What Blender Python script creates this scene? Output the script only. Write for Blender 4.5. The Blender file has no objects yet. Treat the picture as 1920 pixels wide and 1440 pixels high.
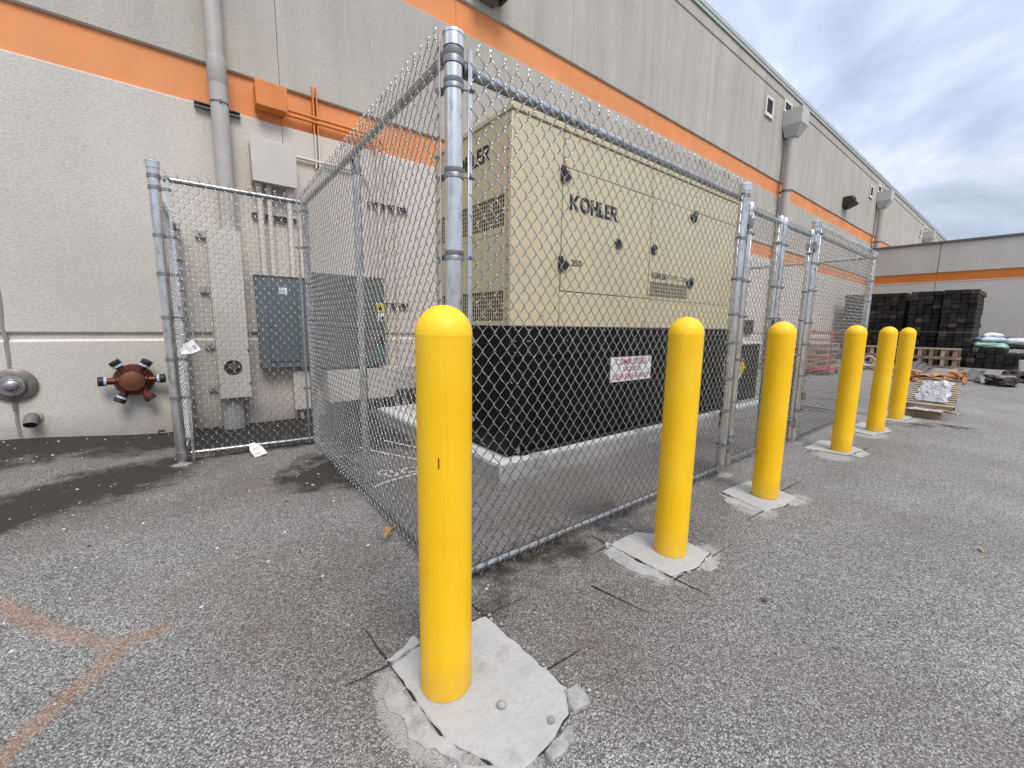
import bpy, bmesh, math, random
import numpy as np
from mathutils import Vector, Matrix, noise as mnoise

random.seed(7)
rng = np.random.default_rng(7)
scene = bpy.context.scene
COL = scene.collection
R = math.radians

# ------------------------------------------------------------------ camera
cam_data = bpy.data.cameras.new("camera")
cam_data.sensor_fit = 'HORIZONTAL'
cam_data.sensor_width = 36.0
cam_data.lens = 36.0 * 770.7 / 1920.0
cam_data.clip_start = 0.05
cam_data.clip_end = 3000.0
cam = bpy.data.objects.new("camera", cam_data)
COL.objects.link(cam)
r0 = Vector((0.788439639450708, -0.614898646863613, 0.016204598981010326))
r1 = Vector((-0.07443394142259947, -0.12152551769031915, -0.989793481951865))
r2 = Vector((0.6105919450067571, 0.77918624386946, -0.14158486521329772))
m = Matrix.Identity(4)
for i in range(3):
    m[i][0] = r0[i]
    m[i][1] = -r1[i]
    m[i][2] = -r2[i]
m[2][3] = 1.2
cam.matrix_world = m
scene.camera = cam

# ------------------------------------------------------------------ world, sun, exposure
SUN_POS = Vector((-0.16, -0.76, 1.0)).normalized()
world = bpy.data.worlds.new("World")
scene.world = world
world.use_nodes = True
wn, wl = world.node_tree.nodes, world.node_tree.links
wn.clear()
wout = wn.new('ShaderNodeOutputWorld')
sky = wn.new('ShaderNodeTexSky')
sky.sky_type = 'NISHITA'
sky.sun_disc = False
sky.sun_elevation = math.asin(SUN_POS.z)
sky.sun_rotation = math.atan2(SUN_POS.x, SUN_POS.y)
bg1 = wn.new('ShaderNodeBackground')
bg1.inputs[1].default_value = 0.1
wl.new(sky.outputs[0], bg1.inputs[0])
tc = wn.new('ShaderNodeTexCoord')
sep = wn.new('ShaderNodeSeparateXYZ')
wl.new(tc.outputs['Generated'], sep.inputs[0])
zc = wn.new('ShaderNodeMath'); zc.operation = 'MAXIMUM'; zc.inputs[1].default_value = 0.0
wl.new(sep.outputs[2], zc.inputs[0])
za = wn.new('ShaderNodeMath'); za.operation = 'ADD'; za.inputs[1].default_value = 0.28
wl.new(zc.outputs[0], za.inputs[0])
dx = wn.new('ShaderNodeMath'); dx.operation = 'DIVIDE'
dy = wn.new('ShaderNodeMath'); dy.operation = 'DIVIDE'
wl.new(sep.outputs[0], dx.inputs[0]); wl.new(za.outputs[0], dx.inputs[1])
wl.new(sep.outputs[1], dy.inputs[0]); wl.new(za.outputs[0], dy.inputs[1])
cmb = wn.new('ShaderNodeCombineXYZ')
wl.new(dx.outputs[0], cmb.inputs[0]); wl.new(dy.outputs[0], cmb.inputs[1])
cn = wn.new('ShaderNodeTexNoise')
cn.inputs['Scale'].default_value = 1.9
cn.inputs['Detail'].default_value = 5.0
cn.inputs['Roughness'].default_value = 0.5
cn.inputs['Distortion'].default_value = 0.35
wl.new(cmb.outputs[0], cn.inputs['Vector'])
cr = wn.new('ShaderNodeValToRGB')
cr.color_ramp.elements[0].position = 0.36
cr.color_ramp.elements[0].color = (0.262, 0.293, 0.372, 1)
cr.color_ramp.elements[1].position = 0.62
cr.color_ramp.elements[1].color = (0.545, 0.58, 0.645, 1)
e_ = cr.color_ramp.elements.new(0.5); e_.color = (0.382, 0.428, 0.528, 1)
wl.new(cn.outputs[0], cr.inputs[0])
# an overcast sky is brighter overhead than at the horizon
gr = wn.new('ShaderNodeMath'); gr.operation = 'MULTIPLY_ADD'
gr.inputs[1].default_value = 1.50; gr.inputs[2].default_value = 0.60
wl.new(zc.outputs[0], gr.inputs[0])
bg2 = wn.new('ShaderNodeBackground')
wl.new(cr.outputs[0], bg2.inputs[0])
wl.new(gr.outputs[0], bg2.inputs[1])
mixw = wn.new('ShaderNodeMixShader'); mixw.inputs[0].default_value = 0.9
wl.new(bg1.outputs[0], mixw.inputs[1]); wl.new(bg2.outputs[0], mixw.inputs[2])
wl.new(mixw.outputs[0], wout.inputs[0])

sun_data = bpy.data.lights.new("sun", 'SUN')
sun_data.energy = 1.5
sun_data.angle = R(25)
sun_data.color = (1.0, 0.93, 0.84)
sun = bpy.data.objects.new("sun", sun_data)
COL.objects.link(sun)
sun.rotation_euler = (-SUN_POS).to_track_quat('-Z', 'Y').to_euler()

vs = scene.view_settings
vs.view_transform = 'Standard'
vs.look = 'None'
vs.gamma = 1.0
vs.exposure = 0.80
vs.use_curve_mapping = False
scene.render.engine = 'CYCLES'
scene.cycles.max_bounces = 6

# ------------------------------------------------------------------ materials
MATS = {}

def principled(name):
    mt = bpy.data.materials.new(name)
    mt.use_nodes = True
    nt = mt.node_tree
    return mt, nt, nt.nodes['Principled BSDF']

def N(nt, kind, **kw):
    n = nt.nodes.new(kind)
    for k, v in kw.items():
        setattr(n, k, v)
    return n

def mixc(nt, fac, a, b, blend='MIX'):
    n = nt.nodes.new('ShaderNodeMix')
    n.data_type = 'RGBA'
    n.blend_type = blend
    for sock, val in ((n.inputs[0], fac), (n.inputs[6], a), (n.inputs[7], b)):
        if hasattr(val, 'is_output') or isinstance(val, bpy.types.NodeSocket):
            nt.links.new(val, sock)
        else:
            sock.default_value = val if not isinstance(val, tuple) else (*val[:3], 1)
    return n.outputs[2]

def ramp(nt, src, stops):
    n = nt.nodes.new('ShaderNodeValToRGB')
    el = n.color_ramp.elements
    el[0].position, el[0].color = stops[0][0], (*([stops[0][1]] * 3 if not isinstance(stops[0][1], tuple) else stops[0][1]), 1)
    el[1].position, el[1].color = stops[-1][0], (*([stops[-1][1]] * 3 if not isinstance(stops[-1][1], tuple) else stops[-1][1]), 1)
    for p, c in stops[1:-1]:
        e = el.new(p); e.color = (*([c] * 3 if not isinstance(c, tuple) else c), 1)
    nt.links.new(src, n.inputs[0])
    return n.outputs[0]

def noise_tex(nt, scale, detail=4, rough=0.55, stretch=None, obj=False):
    if obj:
        src = N(nt, 'ShaderNodeTexCoord').outputs['Object']
    else:
        src = N(nt, 'ShaderNodeNewGeometry').outputs['Position']
    if stretch:
        mp = N(nt, 'ShaderNodeMapping')
        mp.inputs['Scale'].default_value = stretch
        nt.links.new(src, mp.inputs[0]); src = mp.outputs[0]
    n = N(nt, 'ShaderNodeTexNoise')
    n.inputs['Scale'].default_value = scale
    n.inputs['Detail'].default_value = detail
    n.inputs['Roughness'].default_value = rough
    nt.links.new(src, n.inputs['Vector'])
    return n.outputs[0]

def bump(nt, b, height, strength, dist):
    n = N(nt, 'ShaderNodeBump')
    n.inputs['Strength'].default_value = strength
    n.inputs['Distance'].default_value = dist
    nt.links.new(height, n.inputs['Height'])
    nt.links.new(n.outputs[0], b.inputs['Normal'])

def simple(name, col, rough=0.6, metal=0.0, var=0.12, scale=6.0, stretch=None, bumpk=None, dirt=None, spec=0.5, obj=False):
    """colour with a soft noise variation, optional dirt (colour, amount, scale) and fine bump (scale, strength, dist)"""
    if name in MATS:
        return MATS[name]
    mt, nt, b = principled(name)
    nz = noise_tex(nt, scale, stretch=stretch, obj=obj)
    lo = tuple(c * (1 - var) for c in col)
    hi = tuple(min(1, c * (1 + var)) for c in col)
    c = ramp(nt, nz, [(0.3, lo), (0.7, hi)])
    if dirt:
        dn = noise_tex(nt, dirt[2], detail=8, rough=0.7, stretch=dirt[3] if len(dirt) > 3 else None, obj=obj)
        f = ramp(nt, dn, [(0.52, 0.0), (0.72, dirt[1])])
        c = mixc(nt, f, c, dirt[0])
    nt.links.new(c, b.inputs['Base Color'])
    b.inputs['Roughness'].default_value = rough
    b.inputs['Metallic'].default_value = metal
    b.inputs['Specular IOR Level'].default_value = spec
    if bumpk:
        bump(nt, b, noise_tex(nt, bumpk[0], detail=3, obj=obj), bumpk[1], bumpk[2])
    MATS[name] = mt
    return mt

def wall_material(name, col, streak=0.16, grime=True):
    mt, nt, b = principled(name)
    big = noise_tex(nt, 0.55, detail=5, rough=0.6)
    c = ramp(nt, big, [(0.3, tuple(x * 0.9 for x in col)), (0.7, tuple(min(1, x * 1.07) for x in col))])
    st = noise_tex(nt, 3.2, detail=6, rough=0.65, stretch=(1.0, 1.0, 0.07))
    f = ramp(nt, st, [(0.42, 0.0), (0.75, 1.0)])
    pos = N(nt, 'ShaderNodeNewGeometry').outputs['Position']
    sp = N(nt, 'ShaderNodeSeparateXYZ'); nt.links.new(pos, sp.inputs[0])
    mr = N(nt, 'ShaderNodeMapRange')
    mr.inputs[1].default_value = 2.5; mr.inputs[2].default_value = 5.5
    mr.inputs[3].default_value = 0.25; mr.inputs[4].default_value = 1.0
    nt.links.new(sp.outputs[2], mr.inputs[0])
    mm = N(nt, 'ShaderNodeMath', operation='MULTIPLY')
    nt.links.new(f, mm.inputs[0]); nt.links.new(mr.outputs[0], mm.inputs[1])
    m2 = N(nt, 'ShaderNodeMath', operation='MULTIPLY'); m2.inputs[1].default_value = streak * 3
    nt.links.new(mm.outputs[0], m2.inputs[0])
    c = mixc(nt, m2.outputs[0], c, tuple(x * 0.62 for x in col))
    # pinkish repaint, sandy speckle
    pk = noise_tex(nt, 0.8, detail=2)
    fp = ramp(nt, pk, [(0.5, 0.0), (0.75, 0.35)])
    c = mixc(nt, fp, c, (col[0] * 1.08, col[1] * 1.0, col[2] * 0.97))
    if grime:   # repainted field round the conduits
        ma = N(nt, 'ShaderNodeMapRange'); ma.inputs[1].default_value = 0.5; ma.inputs[2].default_value = 1.0
        mb_ = N(nt, 'ShaderNodeMapRange'); mb_.inputs[1].default_value = 3.43; mb_.inputs[2].default_value = 3.40
        nt.links.new(sp.outputs[0], ma.inputs[0]); nt.links.new(sp.outputs[2], mb_.inputs[0])
        mc = N(nt, 'ShaderNodeMath', operation='MULTIPLY'); nt.links.new(ma.outputs[0], mc.inputs[0]); nt.links.new(mb_.outputs[0], mc.inputs[1])
        md = N(nt, 'ShaderNodeMath', operation='MULTIPLY'); md.inputs[1].default_value = 0.6; nt.links.new(mc.outputs[0], md.inputs[0])
        c = mixc(nt, md.outputs[0], c, (0.64, 0.575, 0.52))
    sn = noise_tex(nt, 120, detail=4, rough=0.75)
    fs = ramp(nt, sn, [(0.3, 0.74), (0.5, 1.0), (0.72, 1.14)])
    c = mixc(nt, 1.0, c, fs, 'MULTIPLY')
    sn2 = noise_tex(nt, 42, detail=4, rough=0.7, stretch=(0.8, 1, 1.2))
    c = mixc(nt, 1.0, c, ramp(nt, sn2, [(0.3, 0.86), (0.5, 1.0), (0.7, 1.07)]), 'MULTIPLY')
    if grime:   # splash dirt of the lowest courses, with its own ragged edge
        gm = N(nt, 'ShaderNodeMapRange')
        gm.inputs[1].default_value = 0.30; gm.inputs[2].default_value = -0.02
        nt.links.new(sp.outputs[2], gm.inputs[0])
        gn = noise_tex(nt, 5, detail=8, rough=0.7)
        g2 = N(nt, 'ShaderNodeMath', operation='MULTIPLY')
        nt.links.new(gm.outputs[0], g2.inputs[0]); nt.links.new(gn, g2.inputs[1])
        c = mixc(nt, g2.outputs[0], c, (0.12, 0.105, 0.09))
    nt.links.new(c, b.inputs['Base Color'])
    b.inputs['Roughness'].default_value = 0.85
    b.inputs['Specular IOR Level'].default_value = 0.25
    h = noise_tex(nt, 75, detail=3, rough=0.6, stretch=(0.6, 1, 1.25))
    bump(nt, b, h, 0.65, 0.006)
    MATS[name] = mt
    return mt

def asphalt_material():
    mt, nt, b = principled('asphalt')
    pos = N(nt, 'ShaderNodeNewGeometry').outputs['Position']
    v = N(nt, 'ShaderNodeTexVoronoi'); v.inputs['Scale'].default_value = 200
    nt.links.new(pos, v.inputs['Vector'])
    bw = N(nt, 'ShaderNodeSeparateColor'); nt.links.new(v.outputs['Color'], bw.inputs[0])
    c = ramp(nt, bw.outputs[0], [(0.0, (0.115, 0.110, 0.103)), (0.38, (0.25, 0.240, 0.226)), (0.75, (0.375, 0.360, 0.342)), (0.97, (0.62, 0.60, 0.575))])
    pit = ramp(nt, v.outputs['Distance'], [(0.45, 1.0), (0.85, 0.25)])
    c = mixc(nt, 0.78, c, pit, 'MULTIPLY')
    fine = noise_tex(nt, 420, detail=2)
    c = mixc(nt, 1.0, c, ramp(nt, fine, [(0.3, 0.72), (0.7, 1.25)]), 'MULTIPLY')
    mid = noise_tex(nt, 1.3, detail=8, rough=0.62)
    c = mixc(nt, 1.0, c, ramp(nt, mid, [(0.3, 0.80), (0.7, 1.12)]), 'MULTIPLY')
    br = noise_tex(nt, 0.9, detail=6, rough=0.6, stretch=(1.1, 0.9, 1))
    c = mixc(nt, ramp(nt, br, [(0.46, 0.0), (0.72, 0.5)]), c, (0.185, 0.150, 0.122))
    lg = noise_tex(nt, 0.33, detail=4, rough=0.55, stretch=(0.5, 1.2, 1))
    c = mixc(nt, 1.0, c, ramp(nt, lg, [(0.35, 0.84), (0.62, 1.12)]), 'MULTIPLY')
    # tar spots
    sv = N(nt, 'ShaderNodeTexVoronoi'); sv.inputs['Scale'].default_value = 3.1
    nt.links.new(pos, sv.inputs['Vector'])
    c = mixc(nt, ramp(nt, sv.outputs['Distance'], [(0.028, 0.85), (0.045, 0.0)]), c, (0.02, 0.019, 0.018))
    # brown grime trodden in round the fence foot
    a = N(nt, 'ShaderNodeAttribute'); a.attribute_name = 'grime'
    gn = ramp(nt, noise_tex(nt, 2.2, detail=8, rough=0.65), [(0.3, 0.55), (0.7, 1.0)])
    gmul = N(nt, 'ShaderNodeMath', operation='MULTIPLY'); nt.links.new(a.outputs['Fac'], gmul.inputs[0]); nt.links.new(gn, gmul.inputs[1])
    c = mixc(nt, gmul.outputs[0], c, mixc(nt, 1.0, c, (0.60, 0.555, 0.52), 'MULTIPLY'))
    for attr, colr, nscale, lo, hi, strength in (('wet', (0.030, 0.026, 0.022), 3.6, 0.05, 0.62, 0.92),
                                                  ('paint', (0.36, 0.19, 0.085), 85, 0.40, 1.25, 0.42),
                                                  ('cement', (0.40, 0.385, 0.36), 22, 0.50, 0.85, 0.75)):
        a = N(nt, 'ShaderNodeAttribute'); a.attribute_name = attr
        nn = noise_tex(nt, nscale, detail=9, rough=0.74)
        ad = N(nt, 'ShaderNodeMath', operation='ADD')
        sc = N(nt, 'ShaderNodeMath', operation='MULTIPLY_ADD'); sc.inputs[1].default_value = 3.0 if attr == 'wet' else 1.7; sc.inputs[2].default_value = -sc.inputs[1].default_value / 2
        nt.links.new(nn, sc.inputs[0])
        nt.links.new(a.outputs['Fac'], ad.inputs[0]); nt.links.new(sc.outputs[0], ad.inputs[1])
        gate = ramp(nt, ad.outputs[0], [(lo, 0.0), (hi, strength)])
        mu = N(nt, 'ShaderNodeMath', operation='MULTIPLY'); 
        st = ramp(nt, a.outputs['Fac'], [(0.02, 0.0), (0.25, 1.0)])
        nt.links.new(gate, mu.inputs[0]); nt.links.new(st, mu.inputs[1])
        c = mixc(nt, mu.outputs[0], c, colr)
    nt.links.new(c, b.inputs['Base Color'])
    b.inputs['Roughness'].default_value = 0.8
    b.inputs['Specular IOR Level'].default_value = 0.3
    bump(nt, b, v.outputs['Distance'], 1.0, 0.004)
    b_n = [n for n in nt.nodes if n.type == 'BUMP'][0]
    b_n.invert = True
    MATS['asphalt'] = mt
    return mt

def galvanised(name, base=(0.52, 0.54, 0.56), rough=0.38, metal=0.85, scale=22):
    if name in MATS:
        return MATS[name]
    mt, nt, b = principled(name)
    n1 = noise_tex(nt, scale, detail=6, rough=0.65, stretch=(1, 1, 0.35))
    c = ramp(nt, n1, [(0.32, tuple(x * 0.62 for x in base)), (0.5, base), (0.7, tuple(min(1, x * 1.2) for x in base))])
    n2 = noise_tex(nt, 34, detail=8, rough=0.75, stretch=(1, 1, 0.4))
    c = mixc(nt, ramp(nt, n2, [(0.595, 0.0), (0.66, 0.85)]), c, (0.09, 0.09, 0.09))
    nt.links.new(c, b.inputs['Base Color'])
    b.inputs['Metallic'].default_value = metal
    nt.links.new(ramp(nt, n1, [(0.3, rough + 0.15), (0.7, rough - 0.05)]), b.inputs['Roughness'])
    MATS[name] = mt
    return mt

M_wall = wall_material('painted concrete', (0.555, 0.525, 0.478))
M_wall_up = wall_material('upper painted concrete', (0.46, 0.435, 0.39), streak=0.20)  # upper rows: darker base tone, stronger streaks
M_wall_far = wall_material('painted concrete of the low building', (0.57, 0.54, 0.49), streak=0.10, grime=False)
M_joint = simple('joint sealant', (0.27, 0.25, 0.225), 0.8, var=0.15, scale=9)
M_core = simple('concrete core', (0.25, 0.235, 0.22), 0.9)
M_orange = simple('orange band paint', (0.70, 0.255, 0.082), 0.62, var=0.10, scale=1.4, bumpk=(75, 0.35, 0.004),
                  dirt=((0.52, 0.26, 0.13), 0.5, 1.1, (1, 1, 0.3)))
M_orange_far = simple('deep orange band paint', (0.56, 0.165, 0.02), 0.6, var=0.08, scale=1.2)
M_orange_box = simple('orange enamel', (0.62, 0.20, 0.04), 0.5, var=0.07, scale=4)
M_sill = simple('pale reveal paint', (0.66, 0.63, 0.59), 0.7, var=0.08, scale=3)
M_coping = simple('grey-green metal coping', (0.42, 0.45, 0.43), 0.45, metal=0.2, var=0.08, scale=2)
M_hopper = simple('hopper paint', (0.46, 0.45, 0.42), 0.5, var=0.06, scale=2)
M_coping_dk = simple('dark metal coping', (0.11, 0.105, 0.10), 0.5, var=0.1)
M_asphalt = asphalt_material()
M_beige = simple('beige wall paint on metal', (0.52, 0.495, 0.455), 0.55, var=0.07, scale=3, dirt=((0.30, 0.28, 0.25), 0.25, 4, (1, 1, 0.2)))
M_pinkbeige = simple('pinkish conduit paint', (0.60, 0.54, 0.49), 0.55, var=0.05, scale=3)
M_greypipe = simple('grey-beige pipe paint', (0.40, 0.385, 0.36), 0.5, var=0.08, scale=2, dirt=((0.5, 0.48, 0.46), 0.4, 5))
M_strut = simple('unpainted strut', (0.16, 0.155, 0.15), 0.5, metal=0.4, var=0.2)
M_dark = simple('dark opening', (0.012, 0.012, 0.012), 0.8, var=0.2)
M_panelgrey = simple('electrical panel enamel', (0.115, 0.135, 0.15), 0.42, var=0.06, scale=4)
M_cabgrey = simple('green-grey cabinet enamel', (0.085, 0.105, 0.10), 0.42, var=0.06, scale=4)
M_white = simple('white paper', (0.75, 0.76, 0.77), 0.6, var=0.03)
M_ink = simple('black print', (0.015, 0.015, 0.017), 0.6, var=0.1)
M_redink = simple('red print', (0.42, 0.02, 0.06), 0.55, var=0.12, scale=20)
M_yellowlab = simple('yellow label', (0.75, 0.55, 0.03), 0.5, var=0.05)
M_green = simple('green sticker', (0.01, 0.22, 0.14), 0.5, var=0.05)
M_blue = simple('blue print', (0.03, 0.09, 0.35), 0.5, var=0.05)
M_galv = galvanised('galvanised post', (0.66, 0.655, 0.64), 0.22, 0.97)
M_galv_rail = galvanised('galvanised rail', (0.46, 0.475, 0.475), 0.20, 0.97, 14)
M_band = simple('cast fitting zinc', (0.25, 0.252, 0.256), 0.5, metal=0.7, var=0.2, scale=30)
M_wire = simple('fence wire zinc', (0.46, 0.455, 0.44), 0.26, metal=1.0, var=0.2, scale=40)
M_tan = simple('tan powder coat', (0.55, 0.48, 0.305), 0.42, var=0.05, scale=1.5, bumpk=(2.6, 0.25, 0.02), dirt=((0.40, 0.345, 0.235), 0.45, 5, (1, 1, 0.12)))
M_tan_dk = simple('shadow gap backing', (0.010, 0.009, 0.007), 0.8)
M_tank = simple('black tank enamel', (0.0055, 0.0065, 0.0062), 0.35, var=0.3, scale=3, spec=0.18)
M_bolt = simple('bolt head', (0.16, 0.14, 0.10), 0.45, metal=0.5, var=0.2)
M_boltlight = simple('zinc bolt head', (0.45, 0.45, 0.45), 0.4, metal=0.8, var=0.2)
M_blackplastic = simple('black latch plastic', (0.012, 0.012, 0.012), 0.4, var=0.2)
M_slab = simple('pad concrete', (0.34, 0.335, 0.32), 0.9, var=0.12, scale=5, bumpk=(60, 0.4, 0.004), dirt=((0.27, 0.26, 0.25), 0.7, 7))
M_slabtop = simple('white pad coating', (0.60, 0.60, 0.59), 0.8, var=0.06, scale=6, dirt=((0.35, 0.34, 0.33), 0.5, 9))
M_patch = simple('cement patch', (0.41, 0.405, 0.39), 0.92, var=0.14, scale=9, bumpk=(45, 0.7, 0.006), dirt=((0.26, 0.25, 0.235), 0.85, 9))
M_chip = simple('broken concrete chip', (0.33, 0.32, 0.30), 0.92, var=0.2, scale=25, bumpk=(70, 0.9, 0.006), dirt=((0.15, 0.145, 0.14), 0.7, 22))
M_smear = simple('smeared cement', (0.36, 0.352, 0.335), 0.92, var=0.2, scale=14, bumpk=(55, 0.9, 0.006), dirt=((0.17, 0.165, 0.155), 0.8, 16))
M_crack = simple('saw cut dirt', (0.022, 0.021, 0.020), 0.9, var=0.3)
M_red = simple('oxidised red brass', (0.105, 0.027, 0.017), 0.34, metal=0.55, var=0.3, scale=14, dirt=((0.09, 0.02, 0.02), 0.7, 9))
M_redfront = simple('worn brass plate', (0.165, 0.066, 0.033), 0.42, metal=0.5, var=0.2, scale=10)
M_redpaint = simple('dark red paint', (0.20, 0.012, 0.018), 0.4, var=0.2)
M_cap = simple('black rubber cap', (0.014, 0.014, 0.015), 0.5, var=0.2)
M_capring = simple('pale blue ring', (0.42, 0.55, 0.66), 0.5, var=0.05)
M_gong = simple('weathered brass plate', (0.19, 0.165, 0.15), 0.45, metal=0.4, var=0.2, scale=20)
M_chrome = simple('dull chrome', (0.42, 0.42, 0.43), 0.2, metal=0.95, var=0.15, scale=20)
M_lampblack = simple('lamp housing', (0.02, 0.019, 0.018), 0.45, var=0.2)
M_lampglass = simple('lamp lens', (0.35, 0.36, 0.37), 0.15, var=0.15)
M_wood = simple('weathered pallet wood', (0.27, 0.20, 0.145), 0.85, var=0.3, scale=5, stretch=(1, 1, 1), bumpk=(60, 0.3, 0.003))
M_woodpale = simple('pale pallet wood', (0.42, 0.34, 0.25), 0.85, var=0.25, scale=5)
M_tie = simple('creosote timber', (0.010, 0.0088, 0.0078), 0.85, var=0.45, scale=3, bumpk=(50, 0.5, 0.006))
M_tie2 = simple('brown creosote timber', (0.026, 0.0205, 0.016), 0.88, var=0.4, scale=5, bumpk=(50, 0.5, 0.006))
M_tie3 = simple('worn timber', (0.060, 0.049, 0.038), 0.9, var=0.4, scale=6, bumpk=(50, 0.5, 0.006))
M_plank = simple('grey-brown decking', (0.105, 0.095, 0.092), 0.7, var=0.2, scale=4)
M_card = simple('torn brown cardboard', (0.37, 0.195, 0.09), 0.85, var=0.25, scale=6)
M_bagblue = simple('pale blue sack', (0.42, 0.53, 0.60), 0.45, var=0.25, scale=4)
M_baggreen = simple('pale green sack', (0.30, 0.44, 0.38), 0.45, var=0.3, scale=4)
M_bagwhite = simple('white sack', (0.62, 0.66, 0.70), 0.45, var=0.15, scale=4)
M_film = simple('clear plastic film', (0.36, 0.36, 0.365), 0.16, var=0.3, scale=9, spec=0.8)
M_debris = simple('grey debris', (0.20, 0.18, 0.17), 0.8, var=0.6, scale=12)
M_debdark = simple('dark debris', (0.045, 0.036, 0.034), 0.8, var=0.5, scale=12)
M_bucket = simple('white plastic bucket', (0.68, 0.69, 0.70), 0.4, var=0.04)
M_leaf = simple('brown leaf', (0.10, 0.045, 0.025), 0.7, var=0.3, scale=60)
M_leaf2 = simple('tan leaf', (0.42, 0.26, 0.11), 0.75, var=0.3, scale=60)
M_stone = simple('pale stones', (0.55, 0.54, 0.52), 0.9, var=0.3, scale=30)
M_paintmark = simple('white marking paint', (0.62, 0.62, 0.60), 0.8, var=0.2, scale=60)
M_reddolly = simple('red frame paint', (0.50, 0.03, 0.035), 0.4, var=0.1)

def yellow_material():
    mt, nt, b = principled('yellow bollard sleeve')
    nz = noise_tex(nt, 9, detail=6, rough=0.6, stretch=(1, 1, 0.5))
    c = ramp(nt, nz, [(0.3, (0.92, 0.515, 0.003)), (0.7, (0.95, 0.57, 0.006))])
    st = noise_tex(nt, 130, detail=2, stretch=(1, 1, 0.02))
    c = mixc(nt, ramp(nt, st, [(0.52, 0.0), (0.8, 0.4)]), c, (0.80, 0.42, 0.004))
    sc = noise_tex(nt, 46, detail=8, rough=0.8)
    c = mixc(nt, ramp(nt, sc, [(0.70, 0.0), (0.76, 0.35)]), c, (0.45, 0.24, 0.03))
    # grime and contact shade painted into the foot of the sleeve, and faint sun-faded patches
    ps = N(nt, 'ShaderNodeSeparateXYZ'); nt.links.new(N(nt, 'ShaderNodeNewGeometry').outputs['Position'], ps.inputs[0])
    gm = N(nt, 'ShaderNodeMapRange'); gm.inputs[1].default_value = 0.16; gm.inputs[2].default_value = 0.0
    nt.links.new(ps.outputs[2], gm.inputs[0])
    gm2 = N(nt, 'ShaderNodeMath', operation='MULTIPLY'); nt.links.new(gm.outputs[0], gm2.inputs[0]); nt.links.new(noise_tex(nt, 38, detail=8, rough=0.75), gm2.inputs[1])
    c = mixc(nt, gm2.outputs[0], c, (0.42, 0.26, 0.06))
    fd = noise_tex(nt, 2.6, detail=5, rough=0.6)
    c = mixc(nt, ramp(nt, fd, [(0.45, 0.0), (0.72, 0.45)]), c, (0.95, 0.64, 0.05))
    nt.links.new(c, b.inputs['Base Color'])
    b.inputs['Roughness'].default_value = 0.46
    b.inputs['Specular IOR Level'].default_value = 0.4
    bump(nt, b, st, 0.12, 0.002)
    MATS['yellow'] = mt
    return mt
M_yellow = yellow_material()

# ------------------------------------------------------------------ object helpers
def world_loc(o):
    v = Vector((0, 0, 0))
    while o is not None:
        v += o.location
        o = o.parent
    return v

def tag(o, label=None, cat=None, group=None, kind=None):
    if label: o['label'] = label
    if cat: o['category'] = cat
    if group: o['group'] = group
    if kind: o['kind'] = kind
    return o

def thing(name, loc, label, cat, group=None):
    o = bpy.data.objects.new(name, None)
    o.empty_display_size = 0.1
    COL.objects.link(o)
    o.location = loc
    return tag(o, label, cat, group)

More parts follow.
